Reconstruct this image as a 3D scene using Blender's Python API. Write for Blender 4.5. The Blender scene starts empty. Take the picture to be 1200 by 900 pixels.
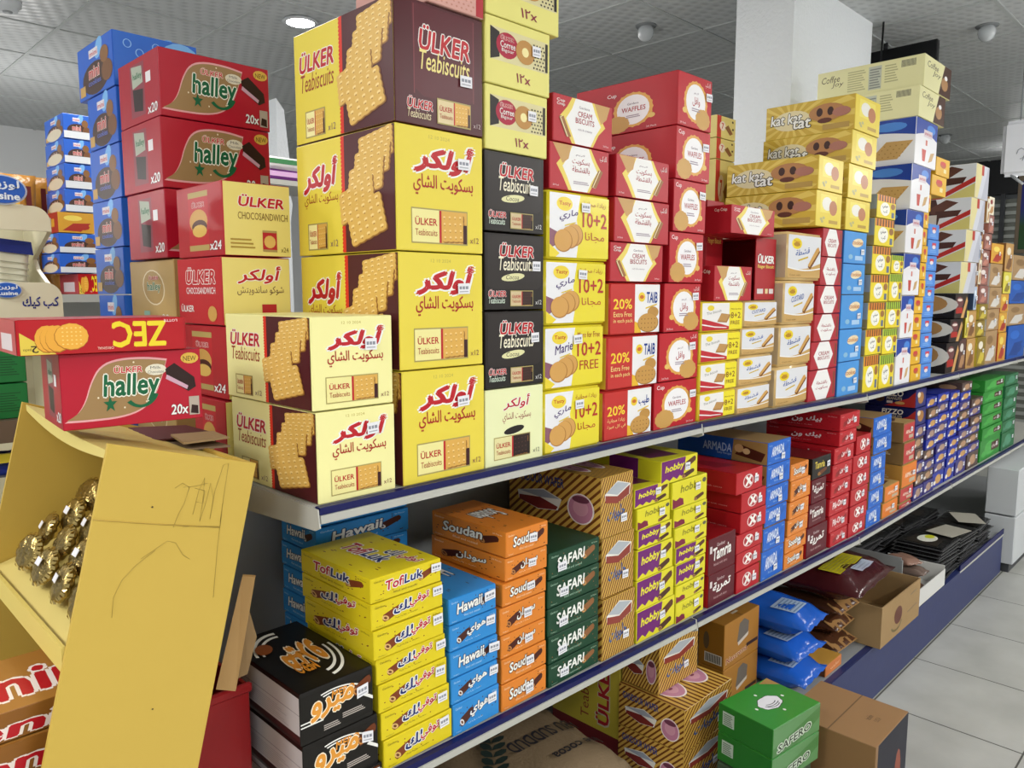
import bpy, bmesh, math, random
from mathutils import Vector, Matrix
random.seed(7)
S = bpy.context.scene
C = S.collection
PI = math.pi

# ---------------------------------------------------------------- camera
FPX, EYE = 900.0, Vector((0, 0, 1.475))          # focal length in pixels of the 1200x900 frame, eye height
_p = math.atan2(106, FPX); _t = math.atan2(900, math.hypot(FPX, 106))
FW = Vector((math.cos(_t)*math.cos(_p), math.sin(_t)*math.cos(_p), -math.sin(_p)))
RT = Vector((math.sin(_t), -math.cos(_t), 0)); UP = RT.cross(FW)
cd = bpy.data.cameras.new('camera'); cam = bpy.data.objects.new('camera', cd); C.objects.link(cam)
cd.sensor_width = 36; cd.lens = FPX*36/1200; cd.clip_start = .02
cam.matrix_world = Matrix.Translation(EYE) @ Matrix((RT, UP, -FW)).transposed().to_4x4()
S.camera = cam
# ---------------------------------------------------------------- light and exposure
S.view_settings.view_transform = 'Standard'; S.view_settings.look = 'None'
S.view_settings.gamma = 1; S.view_settings.use_curve_mapping = False
S.view_settings.exposure = -0.33
wd = bpy.data.worlds.new('world'); S.world = wd; wd.use_nodes = True
wd.node_tree.nodes['Background'].inputs[0].default_value = (.80, .88, 1, 1)
wd.node_tree.nodes['Background'].inputs[1].default_value = .36
CEIL = EYE.z + 1.38
def area(x, y, w, d, e, z=CEIL-.03, col=(1, .98, .94)):
    l = bpy.data.lights.new('ceiling_lamp_light', 'AREA'); l.shape = 'RECTANGLE'; l.size = w; l.size_y = d
    l.energy = e; l.color = col
    o = bpy.data.objects.new('ceiling_lamp_light', l); C.objects.link(o); o.location = (x, y, z)
for (x, y, e) in ((-1.2, -1.3, 46), (1.2, -2.0, 70), (3.6, -2.0, 70), (6.0, -2.0, 70), (8.2, -1.6, 60)):
    area(x, y, 1.2, .3, e)
for (x, y, e) in ((-1.8, .4, 75), (.9, 2.6, 40), (3.4, 3.0, 10), (-1.5, 3.2, 45)):
    area(x, y, .6, .6, e)
def bulb(x, y, z, e):          # unseen fill lights without fixtures, added to brighten ceiling, pillar and sign
    l = bpy.data.lights.new('fill_light', 'POINT'); l.energy = e; l.shadow_soft_size = .06; l.color = (1, .98, .95)
    o = bpy.data.objects.new('fill_light', l); C.objects.link(o); o.location = (x, y, z)
for (x, y, e) in ((-.9, 2.4, 20), (-1.2, 5.0, 34), (1.3, 5.6, 22), (-1.3, .2, 22), (2.4, -2.2, 14), (6.0, -2.2, 16), (3.7, -.9, 16), (4.3, .3, 10), (2.3, 2.45, 13)): bulb(x, y, CEIL-.75, e)

# ---------------------------------------------------------------- pixel survey helpers (1200x900 frame -> metres)
def ray(u, v): return FW + RT*((u-600)/FPX) - UP*((v-450)/FPX)
def at(u, v, y=None, x=None, z=None):
    r = ray(u, v)
    k = (y/r.y) if y is not None else (x/r.x) if x is not None else ((z-EYE.z)/r.z)
    return EYE + r*k
def sx(u, y, z):            # x where the plane y, z crosses image column u
    a = (u-600)/FPX; z -= EYE.z
    return (a*(y*FW.y+z*FW.z) - (y*RT.y))/(RT.x - a*FW.x)
def sy(u, x, z):
    a = (u-600)/FPX; z -= EYE.z
    return (a*(x*FW.x+z*FW.z) - (x*RT.x))/(RT.y - a*FW.y)
def sz(v, x, y):
    b = (450-v)/FPX
    return EYE.z + (b*(x*FW.x+y*FW.y) - x*UP.x - y*UP.y)/(UP.z - b*FW.z)

# ---------------------------------------------------------------- materials
def lin(h):
    h = h.lstrip('#'); h = ''.join(k*2 for k in h) if len(h) == 3 else h; c = [int(h[i:i+2], 16)/255 for i in (0, 2, 4)]
    return tuple(((x+.055)/1.055)**2.4 if x > .04045 else x/12.92 for x in c) + (1,)
_M = {}
def mat(h, rough=.42, metal=0, bump=0, scale=40, spec=.28, alpha=1, trans=0):
    k = (h, rough, metal, bump, scale, spec, alpha, trans)
    if k in _M: return _M[k]
    m = bpy.data.materials.new('m_'+h); m.use_nodes = True
    b = m.node_tree.nodes['Principled BSDF']
    b.inputs['Base Color'].default_value = lin(h); b.inputs['Roughness'].default_value = rough
    b.inputs['Metallic'].default_value = metal; b.inputs['Specular IOR Level'].default_value = spec
    b.inputs['Alpha'].default_value = alpha; b.inputs['Transmission Weight'].default_value = trans
    if bump:
        nt = m.node_tree; tc = nt.nodes.new('ShaderNodeTexCoord'); n = nt.nodes.new('ShaderNodeTexNoise')
        n.inputs['Scale'].default_value = scale; n.inputs['Detail'].default_value = 3
        bp = nt.nodes.new('ShaderNodeBump'); bp.inputs['Strength'].default_value = bump; bp.inputs['Distance'].default_value = .01
        nt.links.new(tc.outputs['Object'], n.inputs['Vector']); nt.links.new(n.outputs['Fac'], bp.inputs['Height'])
        nt.links.new(bp.outputs['Normal'], b.inputs['Normal'])
    _M[k] = m; return m
def paint(m):
    return m if not isinstance(m, str) else mat(m)

# ---------------------------------------------------------------- objects
def tag(o, label=None, cat=None, group=None, kind=None):
    for k, v in (('label', label), ('category', cat), ('group', group), ('kind', kind)):
        if v: o[k] = v
    return o
def empty(name, loc, rz=0):
    o = bpy.data.objects.new(name, None); C.objects.link(o); o.location = loc; o.rotation_euler.z = rz; o.empty_display_size = .05
    return o
class MB:
    """collects shapes with one material each; build() links them as ONE mesh object"""
    def __init__(s): s.v = []; s.f = []; s.m = []; s.mats = []; s.sm = []
    def mi(s, m):
        m = paint(m)
        if m not in s.mats: s.mats.append(m)
        return s.mats.index(m)
    def add(s, vs, fs, m, smooth=False):
        n = len(s.v); i = s.mi(m); s.v += [tuple(v) for v in vs]
        for f in fs: s.f.append(tuple(n+k for k in f)); s.m.append(i); s.sm.append(smooth)
        return s
    def bm(s, b, m, smooth=False, M=None):
        b.verts.ensure_lookup_table()
        for k, v in enumerate(b.verts): v.index = k
        vs = [(M @ v.co) if M else v.co for v in b.verts]
        s.add(vs, [[v.index for v in f.verts] for f in b.faces], m, smooth); b.free(); return s
    def box(s, lo, hi, m, bev=0, seg=1, M=None):
        b = bmesh.new(); bmesh.ops.create_cube(b, size=1)
        for v in b.verts: v.co = Vector([lo[i]+(v.co[i]+.5)*(hi[i]-lo[i]) for i in range(3)])
        if bev: bmesh.ops.bevel(b, geom=b.edges[:], offset=bev, segments=seg, affect='EDGES')
        return s.bm(b, m, bev > .004, M)
    def cyl(s, p, q, r, m, n=16, r2=None, caps=True):
        p, q = Vector(p), Vector(q); d = q-p; L = d.length
        b = bmesh.new(); bmesh.ops.create_cone(b, cap_ends=caps, segments=n, radius1=r, radius2=r if r2 is None else r2, depth=L)
        return s.bm(b, m, True, Matrix.Translation((p+q)/2) @ d.to_track_quat('Z', 'Y').to_matrix().to_4x4())
    def tube(s, pts, r, m, n=8):
        pts = [Vector(p) for p in pts]; vs = []; fs = []
        for i, p in enumerate(pts):
            t = (pts[min(i+1, len(pts)-1)]-pts[max(i-1, 0)]).normalized()
            a = t.cross(Vector((0, 0, 1))); a = a.normalized() if a.length > 1e-3 else Vector((1, 0, 0)); c = t.cross(a)
            vs += [p + (a*math.cos(2*PI*k/n)+c*math.sin(2*PI*k/n))*r for k in range(n)]
        for i in range(len(pts)-1):
            for k in range(n): fs.append((i*n+k, i*n+(k+1) % n, (i+1)*n+(k+1) % n, (i+1)*n+k))
        fs += [tuple(range(n))[::-1], tuple(range((len(pts)-1)*n, len(pts)*n))]
        return s.add(vs, fs, m, True)
    def lathe(s, prof, m, n=24, M=None):
        vs = [(r*math.cos(2*PI*k/n), r*math.sin(2*PI*k/n), z) for r, z in prof for k in range(n)]
        fs = [(i*n+k, i*n+(k+1) % n, (i+1)*n+(k+1) % n, (i+1)*n+k) for i in range(len(prof)-1) for k in range(n)]
        if M: vs = [M @ Vector(v) for v in vs]
        return s.add(vs, fs, m, True)
    def slab(s, quad, t, m):
        """a flat sheet with thickness: quad of 3-D corners, extruded by vector t"""
        q = [Vector(p) for p in quad]; n = len(q); t = Vector(t)
        vs = q+[p+t for p in q]
        fs = [tuple(range(n))[::-1], tuple(range(n, 2*n))]+[(i, (i+1) % n, n+(i+1) % n, n+i) for i in range(n)]
        return s.add(vs, fs, m)
    def mesh(s, name):
        me = bpy.data.meshes.new(name); me.from_pydata(s.v, [], s.f)
        for m in s.mats: me.materials.append(m)
        me.polygons.foreach_set('material_index', s.m); me.polygons.foreach_set('use_smooth', s.sm)
        me.update(); return me
    def build(s, name, parent=None, loc=None, rz=0):
        o = bpy.data.objects.new(name, s.mesh(name)); C.objects.link(o)
        if loc is not None: o.location = loc
        if rz: o.rotation_euler.z = rz
        if parent: o.parent = parent
        return o

# ---------------------------------------------------------------- lettering
_AR = {0x621: (0xFE80, 1), 0x623: (0xFE83, 2), 0x625: (0xFE87, 2), 0x627: (0xFE8D, 2), 0x628: (0xFE8F, 4), 0x629: (0xFE93, 2), 0x62A: (0xFE95, 4),
       0x62C: (0xFE9D, 4), 0x62D: (0xFEA1, 4), 0x62E: (0xFEA5, 4), 0x62F: (0xFEA9, 2), 0x631: (0xFEAD, 2), 0x632: (0xFEAF, 2), 0x633: (0xFEB1, 4),
       0x634: (0xFEB5, 4), 0x637: (0xFEC1, 4), 0x639: (0xFEC9, 4), 0x641: (0xFED1, 4), 0x642: (0xFED5, 4), 0x643: (0xFED9, 4), 0x644: (0xFEDD, 4),
       0x645: (0xFEE1, 4), 0x646: (0xFEE5, 4), 0x647: (0xFEE9, 4), 0x648: (0xFEED, 2), 0x649: (0xFEEF, 2), 0x64A: (0xFEF1, 4)}
def shape(t):
    """joins Arabic letters into their presentation forms and sets them in visual order"""
    if not any(ord(c) in _AR for c in t): return t
    out = []
    for i, c in enumerate(t):
        k = ord(c)
        if k not in _AR: out.append(c); continue
        b, n = _AR[k]
        pj = i > 0 and _AR.get(ord(t[i-1]), (0, 0))[1] == 4
        nj = n == 4 and i+1 < len(t) and _AR.get(ord(t[i+1]), (0, 0))[1] >= 2
        out.append(chr(b + ((3 if nj else 1) if pj and n > 1 else (2 if nj else 0))))
    return ''.join(reversed(out))
_T = {}
def glyphs(t, off=0.0, shear=0.0):
    k = (t, off, shear)
    if k in _T: return _T[k]
    def grab(of):
        c = bpy.data.curves.new('t', 'FONT'); c.body = shape(t); c.size = 1; c.resolution_u = 2; c.offset = of; c.shear = shear
        o = bpy.data.objects.new('t', c); me = o.to_mesh()
        r = [(v.co.x, v.co.y) for v in me.vertices], [tuple(p.vertices) for p in me.polygons]
        o.to_mesh_clear(); bpy.data.objects.remove(o); bpy.data.curves.remove(c)
        return r
    v, f = grab(off); b = v if off == 0 else grab(0)[0]
    x0 = min(p[0] for p in b); x1 = max(p[0] for p in b); y0 = min(p[1] for p in b); y1 = max(p[1] for p in b)
    r = [((p[0]-x0)/(x1-x0), (p[1]-y0)/(y1-y0)) for p in v], f, (1/(x1-x0), 1/(y1-y0))
    _T[k] = r; return r

class Art:
    """printed artwork of a box: flat shapes in 0..1 coordinates of each face (F front, L end that faces the shop door, T top)"""
    def __init__(s): s.q = []; s.n = {}; s.face = 'F'; s.M = None
    def on(s, f): s.face = f; s.M = None; return s
    def put(s, vs, fs, c):
        k = s.n.get(s.face, 0)+1; s.n[s.face] = k
        if s.M: vs = [s.M(p) for p in vs]
        s.q.append((s.face, k, vs, fs, c)); return s
    def poly(s, pts, c): return s.put(list(pts), [tuple(range(len(pts)))], c)
    def rect(s, x0, y0, x1, y1, c): return s.poly([(x0, y0), (x1, y0), (x1, y1), (x0, y1)], c)
    def bg(s, c): return s.rect(0, 0, 1, 1, c)
    def ell(s, cx, cy, rx, ry, c, n=20, rot=0, wav=0, wn=12):
        p = []
        for k in range(n):
            a = 2*PI*k/n; e = 1+wav*math.cos(wn*a); x, y = rx*e*math.cos(a), ry*e*math.sin(a)
            p.append((cx+x*math.cos(rot)-y*math.sin(rot), cy+x*math.sin(rot)+y*math.cos(rot)))
        return s.poly(p, c)
    def text(s, t, x0, y0, x1, y1, c, out=None, bold=0, shear=0, ow=.07, slope=0):
        v, f, em = glyphs(t, 0.0, shear); k = .55 if any(ord(q) in _AR for q in t) else .5
        def ringput(rad, n, col):
            for i in range(n):
                dx, dy = (rad*em[0]*math.cos(2*PI*i/n+.4), rad*em[1]*math.sin(2*PI*i/n+.4)) if rad else (0, 0)
                s.put([(x0+(p[0]+dx)*(x1-x0), y0+(p[1]+dy)*(y1-y0)+slope*p[0]) for p in v], f, col)
        if out: ringput(bold*k+ow*.75, 7, out)
        ringput(bold*k, 4 if bold >= .02 else 1, c); return s
    def stripes(s, x0, y0, x1, y1, n, c, lean=.0, duty=.5):
        vs = []; fs = []
        for k in range(n):
            a = x0+(x1-x0)*k/n; b = a+(x1-x0)/n*duty
            i = len(vs); vs += [(a, y0), (b, y0), (min(b+lean, 1), y1), (min(a+lean, 1), y1)]; fs.append((i, i+1, i+2, i+3))
        return s.put(vs, fs, c)
    def lines(s, x0, y0, x1, y1, n, c, fill=.5):
        vs = []; fs = []
        for k in range(n):
            y = y0+(y1-y0)*k/n; i = len(vs); e = x1-(x1-x0)*(.05+.25*((k*37) % 7)/7)
            vs += [(x0, y), (e, y), (e, y+(y1-y0)/n*fill), (x0, y+(y1-y0)/n*fill)]; fs.append((i, i+1, i+2, i+3))
        return s.put(vs, fs, c)
    def dots(s, pts, r, c, asp=1):
        vs = []; fs = []
        for x, y in pts:
            i = len(vs); vs += [(x+r*math.cos(k*PI/3), y+r*asp*math.sin(k*PI/3)) for k in range(6)]; fs.append(tuple(range(i, i+6)))
        return s.put(vs, fs, c)
    def biscuit(s, A, U, V, c='#dcb25c', hi='#f0d490', n=5, dark='#b4823a'):
        """a scalloped square biscuit: corner A, sides U and V"""
        P = lambda a, b: (A[0]+U[0]*a+V[0]*b, A[1]+U[1]*a+V[1]*b)
        p = []; w = .022
        N = n*4
        sc = lambda k: w*abs(math.sin(PI*n*k/N))
        for k in range(N): p.append(P(k/N, -sc(k)))
        for k in range(N): p.append(P(1+sc(k), k/N))
        for k in range(N): p.append(P(1-k/N, 1+sc(k)))
        for k in range(N): p.append(P(-sc(k), 1-k/N))
        s.poly([(x+.014, y-.012) for x, y in p], '#8f5f28'); s.poly([(x+.004, y-.005) for x, y in p], dark)
        s.poly(p, c)
        vs = []; fs = []; ds = []; df = []
        for a in range(n):
            for b in range(n):
                for (L, F, da, db, r) in ((vs, fs, .5, .58, .055), (ds, df, .5, .36, .028)):
                    i = len(L)
                    L += [P((a+da)/n+r*math.cos(t*PI/3), (b+db)/n+r*.8*math.sin(t*PI/3)) for t in range(6)]; F.append(tuple(range(i, i+6)))
        s.put(vs, fs, hi); return s.put(ds, df, dark)

STEP = .00003
def carton_mesh(name, art, w, d, h, base, bev=.0012, rough=.42, seg=1, puff=0):
    mb = MB(); b = bmesh.new(); bmesh.ops.create_cube(b, size=1)
    for v in b.verts: v.co = Vector((v.co.x*w, (v.co.y+.5)*d, (v.co.z+.5)*h))
    bmesh.ops.bevel(b, geom=b.edges[:], offset=bev, segments=seg, affect='EDGES')
    mb.bm(b, mat(base, rough, bump=.07, scale=11), seg > 1)
    e = bev
    for face, k, vs, fs, c in art.q:
        o = .0002+STEP*k
        if face == 'F': P = [(-w/2+e+x*(w-2*e), -o, e+y*(h-2*e)) for x, y in vs]
        elif face == 'L': P = [(-w/2-o, d-e-x*(d-2*e), e+y*(h-2*e)) for x, y in vs]
        elif face == 'R': P = [(w/2+o, e+x*(d-2*e), e+y*(h-2*e)) for x, y in vs]
        else: P = [(-w/2+e+x*(w-2*e), e+y*(d-2*e), h+o) for x, y in vs]
        mb.add(P, fs, mat(c, rough, bump=.07, scale=11) if isinstance(c, str) else c)
    return mb.mesh(name)
# ---------------------------------------------------------------- box designs
DS = {}
def design(key, name, cat, desc, base, rough=.42, bev=.0012, sticker=None, seg=1):
    """desc: what the label calls it; sticker: (x, y) of its price label on the front, in 0..1"""
    a = Art(); DS[key] = dict(art=a, name=name, cat=cat, desc=desc, base=base, rough=rough, bev=bev, st=sticker, seg=seg, mesh=None)
    return a
RED = '#b81c26'; CRM = '#f1eaa6'; YEL = '#e3d04a'; MAR = '#4c1820'; WHT = '#eeeeea'; TAN = '#d3ad6c'
def ulker(a, x0, y0, x1, y1, c=RED, o=WHT): a.text('ÜLKER', x0, y0, x1, y1, c, o, .065, .15, ow=.05)
def teapack(a, x0, y0, x1, y1, cream=CRM, bis='#d9a951', dark=False):
    w, h = x1-x0, y1-y0
    a.rect(x0-.01, y0-.012, x1+.01, y1+.012, '#a89a5c'); a.rect(x0, y0, x1, y1, cream)
    a.rect(x0+.5*w, y0, x1, y1, bis)
    a.biscuit((x0+.54*w, y0+.06*h), (.4*w, .03*h), (-.02*w, .84*h), bis, '#e8c680' if not dark else '#4a302a', 4, '#a87a34' if not dark else '#1c1210')
    a.rect(x0+.48*w, y0, x0+.52*w, y1, RED); a.rect(x0+.93*w, y0, x1, y0+.6*h, '#3c1416' if not dark else '#1c1210')
    a.text('ÜLKER', x0+.05*w, y0+.52*h, x0+.44*w, y0+.78*h, RED, None, .03); a.text('Teabiscuits', x0+.05*w, y0+.2*h, x0+.44*w, y0+.4*h, '#a83a22')
def tea_end(a, arabic, bg):
    a.on('L').bg(bg)
    if arabic:
        a.text('أولكر', .08, .56, .44, .84, RED, WHT, .1, .2); a.text('بسكويت الشاي', .08, .42, .45, .55, '#9c2a22', None, .01)
    else:
        ulker(a, .06, .64, .43, .82); a.text('Teabiscuits', .07, .46, .43, .62, '#9c3a26', None, .012, .2)
    teapack(a, .12, .05, .32, .27); a.text('x12', .36, .06, .44, .12, '#8a6a6a')
    a.rect(.51, 0, 1, 1, MAR)
    a.rect(.5, 0, .525, 1, '#d8321e'); a.dots([(.5, (k+.5)/30) for k in range(30)], .011, '#d8321e', 1.6)
    for (A, U, V) in (((.68, .72), (.3, .06), (-.005, .22)), ((.62, .6), (.32, .05), (.02, .22)), ((.56, .44), (.32, .08), (.02, .25)),
                      ((.49, .24), (.32, .14), (-.02, .26)), ((.6, .05), (.32, .13), (-.06, .30))): a.biscuit(A, U, V)
def tea_front(a, bg, x='x12'):
    a.on('F').bg(bg); a.text('12 10 2024', .36, .925, .6, .955, '#b9a94a')
    a.text('أولكر', .2, .65, .88, .89, RED, WHT, .11, .25, ow=.09); a.text('بسكويت الشاي', .18, .46, .88, .63, '#a82a22', None, .03)
    teapack(a, .16, .07, .8, .34, '#eae29a'); a.text(x, .84, .08, .95, .13, '#8a5a4a')
for key, bg, ar, d in (('tea_yellow', YEL, 1, 'bright yellow tea biscuit carton'), ('tea_pale', '#efeaa4', 0, 'pale cream tea biscuit carton')):
    a = design(key, 'biscuit_carton', 'carton', d, bg, .36, sticker=(.72, .74)); tea_front(a, bg); tea_end(a, ar, bg)
    a.on('T').bg(bg); a.rect(0, .48, 1, .5, '#b9b070')
a = design('tea_maroon', 'biscuit_carton', 'carton', 'maroon fronted tea biscuit carton', MAR, .3, sticker=(.82, .4)); tea_end(a, 0, YEL)
a.on('F').bg(MAR); a.poly([(.18, .98), (.9, .98), (.9, .3), (.82, .24), (.3, .24), (.2, .3)], '#571d26'); a.rect(.195, .25, .205, .97, '#7d3a40'); a.rect(.885, .27, .895, .97, '#7d3a40')
ulker(a, .26, .62, .84, .82); a.text('Teabiscuits', .26, .46, .84, .62, '#e8d88a', None, .02, .2)
ulker(a, .12, .13, .4, .22); a.text('Teabiscuits', .12, .05, .38, .12, '#e8d8b0', None, .01, .2); teapack(a, .46, .05, .84, .24, '#d9c79a'); a.text('x12', .88, .06, .97, .1, '#cbb')
a = design('cocoa_black', 'biscuit_carton', 'carton', 'black cocoa tea biscuit carton', '#1d1816', .3, sticker=(.84, .6))
a.bg('#1d1816'); a.poly([(.04, .98), (.96, .98), (.96, .32), (.9, .27), (.1, .27), (.04, .32)], '#2a2422'); ulker(a, .24, .7, .82, .88); a.text('Teabiscuits', .22, .52, .82, .7, '#efe8cf', None, .02, .2)
a.ell(.46, .43, .2, .05, '#dcd9a6', 18, .12); a.text('Cocoa', .34, .4, .56, .46, '#333', None, .01, .2)
ulker(a, .05, .17, .34, .26); a.text('Teabiscuits', .05, .08, .32, .16, '#ded', None, .01, .2); teapack(a, .42, .05, .8, .24, '#cdbb93', '#3a211a', True); a.text('x12', .85, .06, .96, .12, '#ddd')
a = design('cocoa_pale', 'biscuit_carton', 'carton', 'pale green cocoa tea biscuit carton', '#e6eab8', .4)
a.bg('#e6eab8'); a.text('أولكر', .3, .72, .76, .9, RED, WHT, .04, .2); a.text('بسكويت الشاي', .28, .54, .78, .68, '#a04a4a'); a.ell(.48, .44, .18, .05, '#1d1816', 16, .12)
teapack(a, .14, .08, .76, .36, '#e0d9a0', '#2a1a16', True); a.text('x12', .82, .08, .94, .14, '#665')
a = design('ring_biscuit', 'biscuit_carton', 'carton', 'pale yellow ring biscuit carton', '#e3dc80', .4, sticker=(.74, .63))
a.bg('#e3dc80'); a.rect(.06, .36, .97, .86, '#d8cf9e'); a.poly([(.06, .36), (.2, .42), (.2, .8), (.06, .86)], '#26201e'); a.ell(.32, .62, .17, .2, '#a81c3a', 20)
ulker(a, .22, .7, .42, .77); a.text('Corree', .21, .58, .44, .68, WHT, None, .02); a.text('Bigour', .23, .5, .42, .57, WHT)
a.ell(.6, .6, .15, .19, '#b98846', 20); a.ell(.6, .6, .055, .075, '#efe2a2', 14); a.dots([(.74+.05*(k % 4)+.02*(k//4 % 2), .4+.06*(k//4)) for k in range(28)], .013, '#2c2422', 1.3)
a.rect(.93, .38, .97, .84, '#26201e'); a.text('١٢x', .46, .1, .68, .24, '#8a2440', None, .02); a.on('L').bg('#d9d16e')
def cream(key, arabic, d):
    a = design(key, 'biscuit_box', 'box', d, '#b02430', .38); a.bg('#b3222e')
    a.poly([(.3, 1), (.68, 1), (.78, .72), (.88, .5), (.76, .3), (.66, 0), (.3, 0), (.2, .3), (.1, .55), (.22, .78)], '#e6cf62')
    a.poly([(.36, 1), (.64, 1), (.7, .76), (.8, .5), (.7, .26), (.62, 0), (.36, 0), (.28, .28), (.2, .52), (.3, .76)], '#ecebea')
    if arabic:
        a.poly([(.04, 1), (.34, 1), (.3, .7), (.2, .58)], '#c49a5e'); a.text('غاندور' if 0 else 'كريم', .42, .78, .58, .84, '#5c3a5a'); a.text('بسكويت', .36, .58, .66, .74, '#a02a3a', None, .02)
        a.text('بالقشطة', .36, .4, .66, .56, '#a02a3a', None, .02); a.lines(.38, .16, .66, .24, 2, '#9a8a9a'); a.text('لك كب', .84, .74, .96, .9, WHT, None, .02); X = .74
    else:
        a.poly([(.68, 1), (.96, 1), (.9, .7), (.8, .56)], '#c49a5e'); a.text('Gardena', .42, .8, .6, .86, '#5c3a5a'); a.text('CREAM', .4, .62, .64, .74, '#a02a3a', None, .03); a.text('BISCUITS', .36, .47, .68, .59, '#a02a3a', None, .03)
        a.text('rich & creamy', .4, .3, .64, .36, '#8a7a8a'); a.text('Cup', .05, .84, .18, .92, WHT, None, .03); a.text('Crisp', .05, .76, .18, .84, WHT, None, .03); X = .2
    for o, c in ((0, '#8a5a34'), (.02, '#e8dcae'), (.035, '#9a6a3c')):
        s = 1 if arabic else -1; a.poly([(X-.05*s+o, .14), (X+.0*s+o, .12), (X+.12*s+o, .52), (X+.08*s+o, .56)], c)
    a.text('24 Pack', .84 if not arabic else .04, .06, .94 if not arabic else .14, .1, '#e8d0d0'); a.on('L').bg('#a81f2a'); a.text('Cup Crisp', .6, .76, .9, .9, '#eed', None, .02)
cream('cream_english', 0, 'red cream biscuit box with English lettering'); cream('cream_arabic', 1, 'red cream biscuit box with Arabic lettering')
def waff(a, arabic, oy=.5):
    a.ell(.52, oy, .35, .4, '#d9a24c', 60, 0, .03, 20); a.ell(.52, oy, .29, .345, '#eeecef', 24)
    a.ell(.24 if not arabic else .74, .2, .22, .2, '#c79a52', 26, 0, .03, 13); a.ell(.84 if not arabic else .2, .3, .07, .06, '#dcb862', 8)
    if arabic: a.text('وافل', .42, .42, .64, .6, '#a8232e', None, .02); a.text('كريم', .46, .64, .6, .7, '#5c3a5a')
    else: a.text('WAFFLES', .32, .46, .74, .57, '#a8232e', None, .03); a.text('Gardena', .42, .62, .62, .67, '#5c3a5a')
    a.lines(.4, .32, .66, .4, 2, '#9a8a9a'); a.text('Cup' if not arabic else 'لك كب', .05 if not arabic else .8, .84, .22 if not arabic else .95, .95, '#f0e0e0', None, .03)
    a.text('24 Pack', .76 if not arabic else .06, .03, .94 if not arabic else .24, .07, '#e8d0d0')
for key, ar in (('waffle_english', 0), ('waffle_arabic', 1)):
    a = design(key, 'waffle_box', 'box', 'red waffle box with %s lettering' % ('Arabic' if ar else 'English'), '#b01c28', .36, sticker=(.86, .7)); a.bg('#b81c28'); waff(a, ar)
    a.on('L').bg('#ab1a26'); a.M = lambda p: (.3+p[0]*.55, p[1]*.85+.005); waff(a, 0); a.M = None; a.on('T').bg('#b01c28')
for key, ar in (('marie_arabic', 1), ('marie_english', 0)):
    a = design(key, 'biscuit_pack', 'pack', 'yellow and white round biscuit multipack' + (' with Arabic lettering' if ar else ' with English lettering'), '#e8d632', .22, .004, (.56, .78), 2)
    a.bg('#e6e6ea'); a.poly([(.5, 1), (1, 1), (1, 0), (.44, 0), (.48, .3), (.44, .6)], '#e4d436'); a.poly([(0, .45), (.2, .36), (.12, .2), (0, .12)], '#8a5a6a'); a.poly([(0, .2), (.16, .06), (.1, 0), (0, 0)], '#e8d23a')
    a.ell(.24, .84, .13, .11, '#e8cf3c', 24); a.text('Tasty', .15, .8, .34, .88, '#b82a26', None, .03)
    a.text('ماري' if ar else 'Marie', .16, .55, .46, .7, '#4a3470', None, .03, .1, slope=.08); a.poly([(.24, .51), (.42, .57), (.42, .55), (.24, .49)], '#d9c23a')
    for x, y in ((.4, .36), (.33, .32), (.22, .26)): a.ell(x, y, .15, .18, '#a8743a', 26); a.ell(x-.006, y+.008, .14, .17, '#cf9d55', 26)
    a.text('زيادة مجانية' if ar else 'More for Free', .54, .82, .94, .92, '#a8462a'); a.text('10+2', .54, .5, .96, .74, '#b0322a', None, .03)
    a.text('مجاناً'[:5] if ar else 'FREE', .58, .26, .92, .42, '#b0422a', None, .015); a.on('L').bg('#e2d02c')
for key, ar in (('taib_english', 0), ('taib_arabic', 1)):
    a = design(key, 'biscuit_pack', 'pack', 'red and white twenty percent biscuit pack' + (' with Arabic lettering' if ar else ' with English lettering'), '#b8302c', .25, .003, None, 2)
    a.bg('#c0302c'); a.rect(.48, 0, 1, 1, '#e9e8ea'); a.poly([(.48, 0), (.62, 0), (.56, .2), (.48, .24)], '#e6b630'); a.text('20%', .06, .5, .42, .7, '#f0cf3a', None, .035)
    a.text('زيادة مجانية' if ar else 'Extra Free', .06, .34, .42, .44, '#f0dc8a', None, .015); a.text('في كل عبوة' if ar else 'in each pack', .06, .2, .44, .3, '#f0dc8a', None, .015)
    a.ell(.62, .74, .07, .1, '#e6c838', 20); a.ell(.62, .74, .045, .04, '#c86a2a', 10); a.text('طيب' if ar else 'TAIB', .72, .62, .95, .84, '#24408e', None, .05, .1); a.poly([(.7, .52), (.94, .6), (.94, .57), (.7, .49)], '#d9b83a')
    a.ell(.86, .42, .12, .12, '#b98a45', 16); a.ell(.76, .2, .22, .2, '#9a6f34', 22); a.ell(.755, .21, .21, .19, '#c2924a', 22); a.dots([(.62+.07*(k % 5), .1+.09*(k//5)) for k in range(15)], .012, '#8a6230', 1.2); a.on('L').bg('#c8a43a')
a = design('cracker_offer', 'biscuit_pack', 'pack', 'white red and yellow square biscuit pack', '#e4c93a', .28, .003, None, 2)
a.bg('#e9e7e6'); a.poly([(0, 0), (.66, 0), (.66, .12), (.3, .3), (0, .44)], '#bb2430'); a.poly([(0, .2), (.3, .1), (.6, .06), (.6, .09), (.3, .14), (0, .25)], '#eee'); a.rect(.66, 0, 1, 1, '#ecdd2c')
a.ell(.2, .82, .08, .1, '#e6cf38', 18); a.text('The biscuit', .1, .56, .46, .66, '#777', slope=.12); a.poly([(.36, .3), (.6, .26), (.7, .56), (.46, .62)], '#a87a42'); a.poly([(.37, .36), (.58, .32), (.66, .56), (.47, .6)], '#bd9055')
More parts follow.
